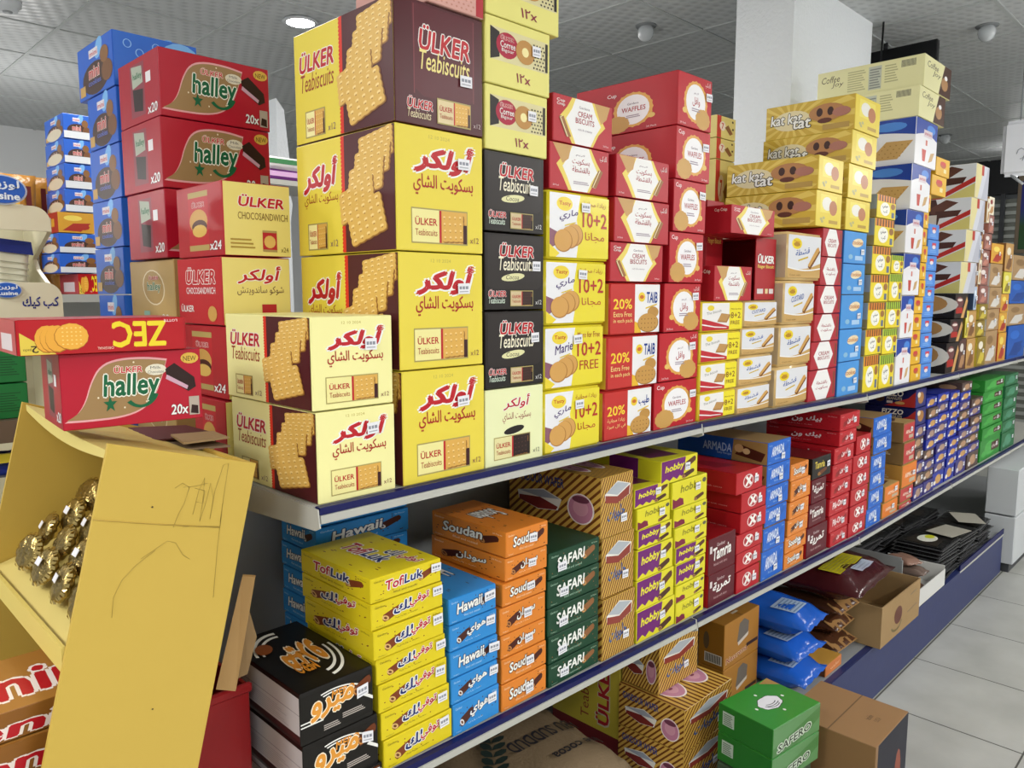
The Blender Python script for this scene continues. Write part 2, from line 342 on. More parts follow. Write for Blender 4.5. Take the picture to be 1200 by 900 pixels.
a.text('8+2', .7, .42, .95, .64, '#7a4a20', None, .03); a.text('FREE', .7, .18, .93, .32, '#7a4a20', None, .02); a.text('More for free', .7, .74, .96, .8, '#7a4a20'); a.on('L').bg('#e2c832')
a = design('finger_box', 'biscuit_box', 'box', 'tall red finger biscuit box', '#a51e28', .38)
a.bg('#a81f28'); a.text('ÜLKER', .16, .66, .88, .78, WHT, None, .05, .1); a.text('Finger Biscuit', .1, .56, .9, .63, '#e8c860', None, .02); a.text('ÜLKER', .12, .12, .4, .2, WHT); a.rect(.48, .1, .64, .22, '#e2cf9c'); a.text('x12', .7, .11, .92, .19, WHT); a.on('L').bg('#8a1720')
def wafer(key, word, d, tall):
    a = design(key, 'wafer_pack', 'pack', d, '#d8b87c', .22, .004, None, 2); a.bg('#dedfe4')
    a.poly([(0, 0), (1, 0), (1, .36)]+[(1-k/10, .36-.16*math.sin(k/10*PI*.75)) for k in range(1, 11)], '#c8a264'); a.poly([(k/10, .22+.02*0-.06*math.sin(k/10*PI)) for k in range(11)]+[(1-k/10, .25-.06*math.sin((1-k/10)*PI)) for k in range(11)], '#efefef')
    a.ell(.25, .8, .15, .13, '#e8cf30', 22); a.ell(.25, .78, .1, .05, '#b88a2a', 12); a.text('Tasty', .16, .81, .34, .87, '#b8442a', None, .02)
    a.text(word, .22, .5, .64, .64, '#3a56a0', None, .02, .1, slope=.1); a.poly([(.3, .42), (.6, .52), (.6, .48), (.3, .38)], '#cdb03a')
    a.poly([(.6, .26), (.68, .2), (.98, .64), (.92, .76), (.86, .72)], '#7a4c26'); a.poly([(.6, .3), (.66, .26), (.96, .68), (.92, .76), (.86, .72)], '#cc9c58'); a.text('Cream wafer', .06, .04, .4, .08, '#8a6a3a'); a.on('L').bg('#b8a88e')
wafer('wafer_cream', 'قشطة', 'cream wafer pack with Arabic lettering', 0); wafer('wafer_custard', 'CUSTARD', 'custard wafer pack with English lettering', 1)
for key, ar in (('hex_english', 0), ('hex_arabic', 1)):
    a = design(key, 'biscuit_box', 'box', 'narrow red and white biscuit box' + (' with Arabic lettering' if ar else ' with English lettering'), '#ab2a34', .4)
    a.bg('#ad2a36'); a.poly([(.3, 1), (.66, 1), (.84, .5), (.66, 0), (.3, 0), (.1, .5)], '#ecebea'); a.text('بالقشطة' if ar else 'CREAM', .28, .5, .68, .64, '#a02a3a', None, .03); a.text('بسكويت' if ar else 'BISCUITS', .26, .34, .7, .46, '#a02a3a', None, .03)
    a.rect(.9, .1, .96, .9, '#7a4430'); a.on('L').bg('#b8323c')
a = design('sky_box', 'biscuit_box', 'box', 'small sky blue biscuit box', '#3f86cf', .4, sticker=(.8, .42)); a.bg('#4a94da'); a.ell(.6, .66, .26, .14, '#e8d6b0', 14, .2); a.text('cookies', .36, .6, .84, .74, '#b86a2a', None, .04); a.ell(.3, .2, .1, .08, '#8ab8d8', 10); a.rect(.5, .1, .86, .24, '#a8c8e8'); a.on('L').bg('#2f6fb8')
a = design('ring_yellow', 'cookie_box', 'box', 'long yellow cookie box', '#d9be3c', .38)
a.bg('#e2cb42'); a.rect(.16, .4, .8, .92, '#e9d95e'); a.ell(.42, .66, .2, .2, '#e6e4dc', 14); a.ell(.66, .56, .16, .22, '#b4744a', 14); a.dots([(.2, .2), (.3, .24), (.24, .14)], .05, '#b8b078'); a.rect(.5, .1, .86, .2, '#b8963a')
a.on('L').bg('#c9a83e')
def rim(t, cx=.3, cy=.5):
    c, q = math.cos(t), math.sin(t)*1.8; k = min(((1-cx)/c if c > 0 else -cx/c) if abs(c) > 1e-6 else 9, ((1-cy)/q if q > 0 else -cy/q) if abs(q) > 1e-6 else 9)
    return (cx+c*k, cy+q*k)
for k in range(18): a.poly([(.3, .5), rim(2*PI*k/18-.07), rim(2*PI*k/18+.07)], '#dcc25e')
a.ell(.3, .5, .22, .3, '#ded2a8', 18); a.text('kat kat', .06, .42, .42, .72, WHT, '#3a3626', .05, .1, ow=.07); a.text('tat', .32, .24, .52, .5, WHT, '#3a3626', .05, .1, ow=.07)
a.ell(.7, .6, .2, .26, '#b07c4c', 18); a.ell(.62, .62, .035, .13, '#3a1c14', 12); a.ell(.74, .62, .035, .13, '#3a1c14', 12); a.ell(.68, .36, .08, .08, '#5a2a1c', 12); a.ell(.86, .56, .1, .14, '#a87060', 12); a.rect(.66, .08, .95, .24, '#b0904a'); a.on('T').bg('#d2b63a')
a = design('coffee_box', 'cookie_box', 'box', 'long cream coffee biscuit box', '#e8e4a8', .3); a.bg('#e6e2ae'); a.text('Coffee', .1, .66, .5, .86, '#3a2a22', None, .0, .2); a.text('Joy', .3, .44, .6, .64, '#3a2a22', None, .0, .2); a.poly([(.74, 1), (1, 1), (1, 0), (.55, 0), (.6, .3)], '#4a2c20'); a.ell(.76, .4, .13, .22, '#b08458', 12); a.ell(.8, .62, .06, .08, '#eee', 8)
a.on('L').bg('#e9e5b0'); a.text('Coffee', .04, .62, .22, .84, '#4a3a2a', None, 0, .2); a.text('Joy', .14, .42, .26, .62, '#4a3a2a', None, 0, .2); a.lines(.3, .2, .48, .9, 9, '#bdb98a'); a.rect(.5, .14, .62, .9, '#c4c8b8'); a.lines(.51, .18, .62, .86, 8, '#8a8e88'); a.lines(.65, .3, .78, .9, 7, '#bdb98a'); a.stripes(.8, .7, .93, .92, 14, '#555', 0, .55); a.on('T').bg('#dedaa0')
a = design('cracker_blue', 'cracker_carton', 'carton', 'large blue and white cracker carton', '#e4e4e8', .36)
for f in 'FL':
    a.on(f).bg('#e6e6ea'); a.poly([(0, 1), (1, 1), (1, .62)]+[(1-k/8, .62+.1*math.sin(k/8*PI)) for k in range(1, 9)], '#1d3f9c'); a.ell(.7, .84, .2, .1, '#4a86d8', 14)
a.on('F'); a.rect(.36, .64, .76, .8, '#d8ccd4'); a.text('americana', .4, .69, .72, .76, '#b8324a', None, .03); a.poly([(.3, .36), (.5, .36), (.46, .1), (.34, .1)], '#c04438'); a.poly([(.62, .1), (.8, .16), (.9, .36), (.72, .32)], '#c8a26c'); a.rect(.46, .46, .54, .58, '#c86a5a')
a.on('L'); a.rect(.1, .64, .28, .8, '#d8ccd4'); a.text('أمريكانا', .12, .67, .26, .77, '#b8324a', None, .03); a.text('بسكويت', .08, .42, .4, .56, '#3a4a8a', None, .01); a.text('بريميوم', .08, .3, .34, .4, '#3a4a8a'); a.poly([(.44, .12), (.8, .12), (.98, .5), (.66, .52)], '#c8a062'); a.dots([(.55+.07*(k % 5)+.03*(k//5), .18+.08*(k//5)) for k in range(20)], .01, '#a67c42', 1.4); a.on('T').bg('#1d3f9c')
for key, st, nm in (('stripe_orange', '#d8842a', 'orange'), ('stripe_green', '#a8c83a', 'green')):
    a = design(key, 'snack_box', 'box', 'small yellow snack box with %s awning stripes' % nm, '#e2cc34', .4); a.bg('#e8d22c'); a.rect(0, .72, 1, 1, '#3c2a1a'); a.stripes(0, .72, 1, 1, 7, st, 0, .6)
    a.ell(.42, .4, .26, .3, '#f0efe6', 20); a.text('ميني', .28, .42, .56, .58, '#2a2a3a', None, .04); a.text('كب', .34, .22, .54, .38, '#2a2a3a', None, .04); a.ell(.84, .56, .12, .14, '#9a6a3a', 10); a.rect(.78, .06, .92, .3, '#5a6a8a'); a.on('L').bg('#9aa6b2'); a.rect(0, 0, 1, .36, '#a09060'); a.poly([(.6, .3), (.8, .4), (.74, .5), (.5, .42)], '#2a2622'); a.on('T').bg('#c8b060')
a = design('mustard_box', 'snack_box', 'box', 'small mustard yellow snack box', '#d9a824', .4); a.bg('#dfae26'); a.ell(.5, .64, .24, .2, '#b85a3a', 10); a.rect(.3, .62, .7, .8, '#c83a3a'); a.rect(.56, .2, .76, .42, '#e8dca8')
a = design('azure_box', 'snack_box', 'box', 'small azure blue snack box', '#4a84d4', .4); a.bg('#4e88d8'); a.rect(.36, .6, .72, .82, '#c83a4a'); a.ell(.54, .54, .16, .14, '#e4d8d8', 10); a.lines(.2, .16, .8, .4, 2, '#7aa8e4')
a = design('bar_seven', 'snack_box', 'box', 'pale yellow bar box with a red edge', '#dccb7c', .4); a.bg('#dccb7c'); a.rect(0, 0, .22, 1, '#c2382c'); a.ell(.3, .55, .16, .22, '#e6d8c8', 14); a.text('7', .24, .42, .36, .68, '#c2382c', None, .04); bar(a, .4, .3, .5, .4, '#7a4a2c', '#b8864c') if 0 else a.poly([(.42, .5), (.7, .2), (.86, .3), (.6, .66)], '#8a5a34'); a.dots([(.86, .5), (.84, .84)], .05, '#3a2a1c', 1.2)
a = design('choc_white', 'chocolate_carton', 'carton', 'white carton printed with chocolate blocks', '#dcd8cc', .4)
a.bg('#d2c892'); a.rect(.5, 0, 1, 1, '#aeb0bc'); a.poly([(.2, 0), (.5, 0), (.9, 1), (.6, 1)], '#c4c6d0'); a.rect(.42, .7, .6, 1, '#b03a2c')
a.on('L').bg('#d8dade'); a.poly([(.1, .0), (.62, .0), (.66, .5), (.6, 1), (.1, 1)], '#43221e'); a.poly([(.46, .62), (.72, .97), (.86, .86), (.62, .5)], '#5c3428'); a.poly([(.6, .62), (.9, .62), (.86, .44), (.6, .38)], '#4a2820'); a.rect(.52, .12, .62, .5, '#d0c8c0'); a.poly([(.5, 0), (.62, 0), (1, .46), (1, .62)], '#b82a24'); a.poly([(.64, 0), (1, 0), (1, .42)], '#d4c878'); a.rect(.3, .1, .5, .4, '#d0c8c0')
a = design('choc_black', 'chocolate_carton', 'carton', 'black carton printed with tan cookies', '#1e1714', .4)
a.bg('#241614'); a.ell(.35, .66, .3, .24, '#6a3a3a', 14); a.poly([(.5, 0), (.72, 0), (1, .7), (.9, .9)], '#c89a5c'); a.rect(.1, .2, .6, .44, '#a8241c'); a.ell(.36, .76, .2, .06, '#d8c8c0', 10)
a.on('L').bg('#1e1714'); a.ell(.7, .56, .34, .4, '#e4ddd0', 18); a.ell(.62, .6, .3, .38, '#bb8a50', 18); a.rect(.04, .5, .34, .74, '#d8d4cc'); a.ell(.3, .2, .16, .2, '#a83a26', 10)
for key, b, c1, c2, d in (('far_brown', '#5a3a34', '#a87e58', '#d8d0c8', 'brown snack box'), ('far_cream', '#dcd6c0', '#b88a5a', '#8a3a34', 'cream snack box'), ('far_yellow', '#d8cc4a', '#8a7a2a', '#e8e2a0', 'lemon yellow snack box'), ('far_blue', '#a8bcd8', '#3a4a6a', '#e8eef4', 'pale blue snack box'),
        ('far_tan', '#b98e52', '#7a522e', '#e4dcc8', 'tan snack box'), ('far_pink', '#8a5a52', '#b87a6a', '#e0d4d0', 'pinkish brown snack box'), ('far_olive', '#8a7424', '#c8b440', '#e8e0d0', 'olive snack box'), ('far_clear', '#a8875e', '#d0ccc6', '#8a6a44', 'tan carton in clear wrap'), ('far_orange', '#d09a34', '#a8342a', '#e8d060', 'orange yellow snack box'), ('far_royal', '#1c56b0', '#123f8e', '#2a6ac8', 'royal blue carton')):
    a = design(key, 'snack_box', 'box', d, b, .35, sticker=(.62, .5) if key not in ('far_royal', 'far_cream') else None); a.bg(b); a.poly([(.1, .1), (.6, .06), (.9, .5), (.4, .46)], c1); a.ell(.4, .72, .26, .14, c2, 12); a.ell(.66, .3, .2, .16, c1, 10); a.on('L').bg(c1); a.rect(.2, .3, .8, .7, b)
# ---- chocolate bar boxes of the middle shelf
def bar(a, x, y, w, h, c1, c2): a.poly([(x, y+h*.15), (x+w*.1, y-h*.08), (x+w*.3, y-h*.02), (x+w*.96, y+h*.52), (x+w, y+h*.8), (x+w*.9, y+h*1.04), (x+w*.74, y+h*1.02), (x+w*.04, y+h*.58)], c1); a.ell(x+w*.14, y+h*.24, w*.14, h*.26, c2, 12, .2); a.ell(x+w*.14, y+h*.24, w*.07, h*.14, '#6a3c1e', 8, .2)
def specks(a, c, seed, r=.011, asp=2.2):
    rr = random.Random(seed); a.dots([(.06+.88*rr.random(), .1+.8*rr.random()) for k in range(16)], r, c, asp)
def barbox(key, desc, bg, word, arabic, col, out, c1, c2, split=None, sub=WHT, st=(.86, .6), name='chocolate_bar_box', top=None):
    a = design(key, name, 'box', desc, bg, .34, sticker=st)
    def side(flip):
        a.bg(bg); specks(a, c1, len(key)+flip)
        if arabic:
            bar(a, .14, .22, .3, .46, c1, c2)
            if split: a.text(split[1], .3, .34, .54, .74, split[3], WHT, .06, .1, ow=.08, slope=.08); a.text(split[0], .52, .4, .8, .82, split[2], WHT, .06, .1, ow=.08, slope=.08)
            else: a.text(word, .36, .34, .76, .74, col, out, .06, .1, ow=.08, slope=.1)
        else:
            bar(a, .66, .34, .26, .42, c1, c2)
            if split: a.text(split[0], .2, .36, .46, .76, split[2], WHT, .06, .1, ow=.08, slope=.06); a.text(split[1], .46, .42, .72, .8, split[3], WHT, .06, .1, ow=.08, slope=.06)
            else: a.text(word, .16, .34, .7, .74, col, out, .06, .1, ow=.08, slope=.1)
        a.text('Gandour', .04, .82, .18, .9, sub); a.text('خفيف ولذيذ' if arabic else 'filled and coated', .3, .16, .64, .25, sub); a.text('30 Pieces', .84, .84, .96, .9, sub); a.text('Product 1', .05, .06, .16, .11, sub)
    a.on('F'); side(0); a.on('L'); side(1); a.on('T').bg(top or bg); a.M = lambda p: (1-p[0], 1-p[1]); specks(a, c1, 5)
    if split: a.M = lambda p: (p[1], 1-p[0])
    if split and arabic == 0: a.text('توفي', .72, .64, .94, .84, split[2], WHT, .06, .1, ow=.08); a.text('لك', .56, .64, .7, .84, split[3], WHT, .06, .1, ow=.08)
    if split: a.text(split[0], .2, .36, .46, .6, split[2], WHT, .06, .1, ow=.08); a.text(split[1], .48, .38, .74, .6, split[3], WHT, .06, .1, ow=.08)
    else: a.text(word, .2, .34, .74, .6, col, out, .06, .1, ow=.08)
    a.M = None
    return a
NAVY = '#20306e'
for ar in (0, 1):
    k = 'arabic' if ar else 'english'; L = ' with Arabic lettering' if ar else ' with English lettering'
    barbox('toffee_'+k, 'yellow toffee bar box'+L, '#dcc820', 'TofiLuk' if not ar else 'توفي لك', ar, RED, WHT, '#7a3a1c', '#d8b070', ('Tofi', 'Luk', '#b8202e', NAVY) if not ar else ('توفي', 'لك', '#b8202e', NAVY), '#6a5a1a', (.88, .68))
    barbox('coconut_'+k, 'bright blue coconut bar box'+L, '#2f88cf', 'Hawaii' if not ar else 'هواي', ar, WHT, '#3a4a6a', '#4a241a', '#dcd8d4', None, '#b8dcf0', (.86, .66))
    barbox('caramel_'+k, 'orange caramel bar box'+L, '#d9802c', 'Soudan' if not ar else 'سودان', ar, WHT, '#4a2a1c', '#4a1e14', '#b87a44', None, '#f4dcb8', (.62, .5))
    barbox('blue_bar_'+k, 'royal blue nut bar box'+L, '#1c62c4', 'ARMADA' if not ar else 'أرمادا', ar, '#dfe6f2', None, '#1a58b4', '#2a6acc', None, '#9ac0ee', (.6, .32))
    barbox('red_bar_'+k, 'red wafer bar box'+L, '#b81e28', 'Pik-One' if not ar else 'بيك ون', ar, '#eee4e4', None, '#8a141c', '#a81c24', None, '#e8a8a8', (.7, .46))
a = barbox('safari_bar', 'dark green chocolate bar box', '#16402a', 'SAFARI', 0, WHT, None, '#8a5a34', '#c89a5c', None, '#a8c8b0', (.26, .42)); a.on('T').bg('#173f2a'); a.text('SAFARI', .3, .6, .8, .86, '#dde4dc', None, .05)
a = DS['blue_bar_english']['art']; a.on('L').bg('#1c4fa6'); a.text('ARMADA', .3, .36, .62, .74, '#a8c0e6', None, .04); a.text('Salty Nougat', .46, .2, .62, .32, '#a8c0e6'); a.poly([(.62, 0), (1, 0), (1, 1), (.64, 1)], '#9c7a4a'); a.poly([(.66, .3), (.94, .1), (.98, .5), (.72, .78)], '#4a1e16'); a.ell(.7, .6, .05, .2, '#c8a070', 12); a.ell(.78, .5, .04, .14, '#d8b888', 12); a.on('T').bg('#a8895a')
a = design('child_stripe', 'wafer_carton', 'carton', 'gold and brown striped wafer carton', '#b08a3e', .22, sticker=(.7, .32))
def stripe_face(f, n=11):
    a.on(f).bg('#5c3418'); a.stripes(-.5, 0, 1, 1, n+n//2, '#c9a04a', .5, .62)
def clipface(): pass
for f in 'FL':
    a.on(f).bg('#c9a04a')
    vs = []; fs = []; n = 13
    for k in range(-n, n):
        p = [(k/n, 0), ((k+.42)/n, 0), ((k+.42)/n+.55, 1), (k/n+.55, 1)]
        def cut(P, ax, lim, keep):
            o = []
            for i in range(len(P)):
                A, B = P[i], P[(i+1) % len(P)]; ia, ib = keep(A[0]), keep(B[0])
                if ia: o.append(A)
                if ia != ib: t = (lim-A[0])/(B[0]-A[0]); o.append((lim, A[1]+t*(B[1]-A[1])))
            return o
        p = cut(p, 0, 0, lambda x: x >= 0); p = cut(p, 0, 1, lambda x: x <= 1) if len(p) > 2 else p
        if len(p) > 2: i = len(vs); vs += p; fs.append(tuple(range(i, i+len(p))))
    a.put(vs, fs, '#6a3c1c')
a.on('F'); a.poly([(.1, .72), (.5, .9), (.92, .8), (.9, .62), (.5, .52), (.12, .6)], '#e0dcd4'); a.poly([(.12, .7), (.5, .64), (.9, .78), (.88, .62), (.5, .52), (.12, .58)], '#8a3a30'); a.poly([(.14, .74), (.5, .88), (.88, .8), (.5, .66)], '#aab0b8'); a.text('حلويات', .2, .2, .74, .44, '#4a5a86', None, .07, .1, slope=.06)
a.on('L'); a.text('GANDOUR WAFER', .06, .7, .62, .86, '#31427a', None, .05); a.poly([(.1, .5), (.4, .62), (.6, .5), (.56, .3), (.34, .24), (.12, .34)], '#e0dcd4'); a.poly([(.12, .42), (.36, .46), (.56, .36), (.54, .3), (.34, .25), (.12, .34)], '#7a2e2a'); a.poly([(.12, .5), (.4, .6), (.58, .5), (.36, .46)], '#9aa0ac')
a.ell(.8, .42, .14, .26, '#e8dcd8', 24); a.ell(.8, .42, .125, .24, '#b87a92', 24); a.ell(.8, .44, .08, .14, '#c890a0', 16); a.ell(.8, .58, .09, .06, '#6a3a4c', 14)
a.on('T').bg('#c9a04a'); a.stripes(0, 0, 1, 1, 14, '#6a3c1c', 0, .42)
for x in (.28, .74): a.ell(x, .5, .19, .3, '#efe6e4', 26); a.ell(x, .5, .175, .275, '#c086a2', 26); a.ell(x, .5, .11, .19, '#d09cb0', 18); a.poly([(x-.13, .6), (x, .74), (x+.13, .6), (x, .66)], '#5c3044'); a.dots([(x-.04, .53), (x+.04, .53)], .014, '#4a2a3a'); a.ell(x, .42, .035, .02, '#8a4a5c', 10)
for key, bgc, d in (('hobby_purple', '#6d1f6e', 'purple and yellow chocolate bar box'), ('hobby_yellow', '#dcd22c', 'yellow chocolate bar box with purple corner')):
    a = design(key, 'chocolate_bar_box', 'box', d, '#dcd62c', .34, sticker=(.68, .6)); a.bg('#dcd22c')
    if key == 'hobby_purple':
        a.poly([(0, 1), (.66, 1), (.6, .1), (.5, .22), (.42, .08), (.32, .22), (.22, .08), (.14, .2), (0, .06)], '#6d1f6e'); a.text('hobby', .1, .4, .62, .76, '#e8e02e', None, .06, .15, slope=.06); bar(a, .66, .5, .3, .4, '#5a3420', '#b88a5c'); bar(a, .56, .04, .36, .3, '#4a2a1c', '#a87a50')
    else: a.poly([(0, 0), (.32, .06), (.3, .3), (.2, .38), (.1, .3), (0, .4)], '#7a1e3c'); a.text('hobby', .22, .46, .82, .84, '#8a8420', None, .05, .15, slope=.05); bar(a, .62, .06, .3, .24, '#5a3420', '#a87a50'); a.ell(.92, .8, .06, .1, '#5a5a4a', 10)
    a.on('T').bg('#d2cc2c'); a.poly([(.1, .2), (.7, .1), (.8, .7), (.2, .8)], '#5a1c48'); a.on('L').bg('#d6d02a'); a.rect(.3, 0, .7, 1, '#6d1f6e')
for key, t in (('dates_english', 'Tamria'), ('dates_arabic', 'تمرية')):
    a = design(key, 'date_bar_box', 'box', 'maroon date bar box with %s lettering' % ('English' if t[0] == 'T' else 'Arabic'), '#5c0e1c', .36); a.bg('#5a101e'); a.text(t, .16, .36, .84, .7, WHT, None, .06, .1, slope=.05); a.text('Gandour', .3, .74, .6, .84, '#d8c8c8'); a.text('biscuit with dates', .2, .2, .7, .28, '#c8a8a8'); a.rect(.04, .6, .12, .8, '#d8d0d0'); a.on('L').bg('#a4161f'); a.on('T').bg('#8e141c')
a = design('dates_gold', 'date_bar_box', 'box', 'black date bar box with gold lettering', '#1c1614', .36, sticker=(.84, .6)); a.bg('#1c1816'); a.text('Tamria', .14, .48, .66, .82, '#d8c24a', None, .05, .1); bar(a, .3, .1, .5, .3, '#6a3a20', '#b8863c'); a.on('L').bg('#16120f'); a.poly([(.4, .2), (.9, .3), (.8, .7), (.5, .6)], '#7a1a20'); a.on('T').bg('#6a1418')
for key in ('red_plain', 'red_logo'):
    a = design(key, 'wafer_bar_box', 'box', 'red wafer bar box with round white logo', '#b01a24', .34, sticker=(.72, .5)); a.bg('#b41c26'); a.ell(.45, .5, .2, .34, '#e8d4d4', 18); a.ell(.45, .5, .17, .29, '#a81a24', 18); a.poly([(.32, .3), (.4, .26), (.6, .72), (.52, .76)], WHT); a.poly([(.34, .7), (.4, .76), (.6, .34), (.52, .28)], WHT); a.poly([(.7, .3), (.76, .3), (.8, .76), (.72, .76)], WHT)
    a.on('L').bg('#a81821'); a.text('crispy wafer filled with cocoa', .3, .2, .84, .3, '#d89a9a'); bar(a, .04, .3, .2, .4, '#4a1014', '#6a2a20'); a.text('Pik', .1, .12, .24, .3, '#e0b0b0'); a.on('T').bg('#b01c26'); a.poly([(.2, .3), (.7, .2), (.6, .6), (.3, .7)], '#8a141c')
    break
a = design('almond_black', 'chocolate_bar_carton', 'carton', 'black nougat bar carton with orange Arabic lettering', '#15120f', .3, sticker=(.84, .6))
def ring(a, cx, cy, rx, ry, t, c, a0=0, a1=2*PI, n=28):
    o = [(cx+rx*math.cos(a0+(a1-a0)*k/n), cy+ry*math.sin(a0+(a1-a0)*k/n)) for k in range(n+1)]; i = [(cx+(rx-t)*math.cos(a0+(a1-a0)*k/n), cy+(ry-t)*math.sin(a0+(a1-a0)*k/n)) for k in range(n+1)]
    a.put(o+i, [(k, k+1, n+2+k, n+1+k) for k in range(n)], c)
a.bg('#15120f'); ring(a, .46, .52, .46, .42, .03, WHT, .6, 2.0); ring(a, .46, .52, .39, .36, .03, WHT, .6, 2.0); a.rect(0, .3, .3, .33, WHT); a.rect(0, .38, .26, .41, WHT); a.text('MERO', .42, .7, .74, .88, '#dc9030', None, .06, .1); a.text('ميرو', .14, .36, .72, .76, '#e0983a', '#f4e8d0', .06, .1, ow=.05, slope=.05); bar(a, .72, .56, .26, .34, '#6a3416', '#c88a4a'); a.lines(.56, .16, .9, .3, 3, '#b8b0a8'); a.lines(.3, .06, .54, .2, 3, '#b8b0a8'); a.poly([(.84, .5), (1, .3), (1, .38), (.88, .54)], WHT)
a.on('L').bg('#b9b3b4'); a.rect(0, 0, 1, .14, '#3a2020'); a.rect(0, .6, 1, .62, '#8a8488'); a.lines(.1, .2, .9, .54, 7, '#9a9498', .3)
a.on('T').bg('#131110'); ring(a, .5, .5, .46, .44, .035, WHT, 1.4, 2.8); ring(a, .5, .5, .38, .37, .03, WHT, 1.4, 2.8); ring(a, .5, .5, .46, .44, .03, WHT, 4.8, 6.3); ring(a, .5, .5, .38, .37, .03, WHT, 4.8, 6.3); a.M = lambda p: (1-p[0], 1-p[1]); a.text('ميرو', .22, .36, .74, .7, '#dc9030', '#f4e8d0', .06, .1, ow=.05); a.text('MERO', .5, .66, .76, .8, '#dc9030', None, .05); a.ell(.78, .3, .12, .08, '#8a4a22', 14, .3); a.M = None
for key, b, d in (('tan_red', '#8a6a3c', 'tan snack bar box with red front'), ('tan_orange', '#b8863a', 'tan snack bar box with orange front')):
    fr = '#b83a3a' if key == 'tan_red' else '#d9782a'
    a = design(key, 'snack_bar_box', 'box', d, b, .4, sticker=(.7, .6)); a.bg(fr); a.text('ARMADA', .2, .4, .8, .62, '#f0dcc8', None, .03); a.rect(.5, .1, .9, .3, '#b8a890'); a.on('L').bg(b); a.lines(.3, .4, .8, .66, 3, '#c8b088'); a.poly([(0, .3), (.4, .1), (.6, .4), (.1, .6)], '#4a2018'); a.on('T').bg('#b89a62'); a.poly([(.2, .2), (.8, .3), (.7, .6), (.2, .7)], '#4a2018'); a.ell(.5, .7, .2, .1, '#dcc8a0', 10)
for key, b, c1, c2, d in (('cookie_blue', '#22309a', '#c89a5c', '#e4dccc', 'deep blue cookie box'), ('cookie_violet', '#3a3478', '#a88a7a', '#d8d4dc', 'violet blue cookie box'), ('cookie_brown', '#54423e', '#b08a6a', '#dcd4d0', 'brown and blue cookie box'), ('green_pack', '#2f8a34', '#4aa84a', '#e4ece0', 'bright green snack box'), ('green_dark', '#2a6a42', '#4a8a6a', '#dce8e0', 'dark green snack box')):
    a = design(key, 'cookie_box', 'box', d, b, .35, sticker=(.8, .6)); a.bg(b); a.ell(.5, .5, .28, .34, c1, 14); a.ell(.2, .3, .12, .16, c2 if key[0] == 'c' else c1, 8)
    if key == 'green_pack': a.rect(.56, .3, .96, .72, '#4a2420'); a.text('choco', .6, .42, .92, .6, '#e8dcd8')
    a.on('T').bg(b); a.on('L').bg(b); a.ell(.7, .5, .2, .3, c1, 10)
a = design('peanut_blue', 'cookie_box', 'box', 'long navy and red peanut biscuit box', '#1c1f5c', .32); a.bg('#2a2a6e'); a.ell(.5, .5, .3, .34, '#a8743c', 14); a.ell(.3, .7, .16, .16, '#e0d0b8', 10)
a.on('L').bg('#181a4e'); a.poly([(.4, 0), (1, 0), (1, .9), (.86, .5)], '#b0302a'); a.text('FIZZO', .34, .58, .76, .88, '#efe6da', None, .06, .1); a.text('PEANUTS', .44, .36, .74, .52, '#d8c8a8', None, .03); a.ell(.3, .4, .1, .2, '#5a3a24', 12); a.ell(.7, .2, .1, .09, '#c89a5a', 10); a.rect(.44, .16, .56, .3, '#d8c8c0'); a.on('T').bg('#1c2a6a')
# ---- boxes at the end of the gondola
def halley(a):
    a.bg('#b0182e'); p = []
    for k in range(41):
        t = k/40; p.append((.02+.68*t, .12+.1*t if 0 else .12+.16*t*t))
    lo = [(.02, .12), (.16, .11), (.4, .12), (.55, .2), (.64, .36), (.7, .62), (.74, .86)]; hi = [(.74, .86), (.6, .9), (.4, .9), (.27, .82), (.2, .6), (.16, .36), (.1, .2)]
    P_ = lo[:-1]+hi
    for _ in range(2): P_ = [q for i in range(len(P_)) for q in ([P_[i]] if P_[i] in ((.02, .12), (.74, .86)) else [(P_[i-1][0]*.25+P_[i][0]*.75, P_[i-1][1]*.25+P_[i][1]*.75), (P_[(i+1) % len(P_)][0]*.25+P_[i][0]*.75, P_[(i+1) % len(P_)][1]*.25+P_[i][1]*.75)])]
    a.poly([(x*1.03-.015, (y-.5)*1.07+.5) for x, y in P_], '#e0a4a8'); a.poly(P_, '#9a7c52')
    a.text('ÜLKER', .36, .72, .56, .82, '#c42034', '#e8e0d0', .04, .1); a.ell(.66, .74, .08, .08, '#ded8c4', 14); a.text('Milk', .62, .75, .7, .79, '#555'); a.text('Chocolate', .6, .69, .72, .73, '#555')
    a.text('halley', .28, .32, .68, .7, '#14603c', '#eef0e4', .06, .1, ow=.05); star = [(.32+(.05 if k % 2 == 0 else .02)*math.sin(k*PI/5), .3+(.12 if k % 2 == 0 else .05)*math.cos(k*PI/5)) for k in range(10)]; a.poly(star, '#14603c'); ring(a, .54, .5, .14, .28, .04, '#14603c', 3.9, 5.9); a.dots([(.3, .56), (.42, .24), (.58, .3), (.24, .4), (.64, .56), (.5, .86)], .007, '#e8dcc0', 2)
    a.poly([(.73, .74), (.8, .82), (.95, .6), (.96, .46), (.9, .4), (.74, .6)], '#2c1714'); a.poly([(.74, .66), (.9, .48), (.89, .43), (.73, .6)], '#c8a0b4'); a.ell(.92, .88, .07, .08, '#d8b04a', 14); a.text('NEW', .87, .84, .97, .91, '#5c4a1c', None, .02)
    a.text('20x', .76, .08, .89, .22, '#f0ecec', '#3a3a4a', .04, .1, ow=.03); a.rect(.9, .05, .98, .32, '#b0a498'); a.poly([(.91, .08), (.97, .06), (.97, .18), (.92, .2)], '#2c1714')
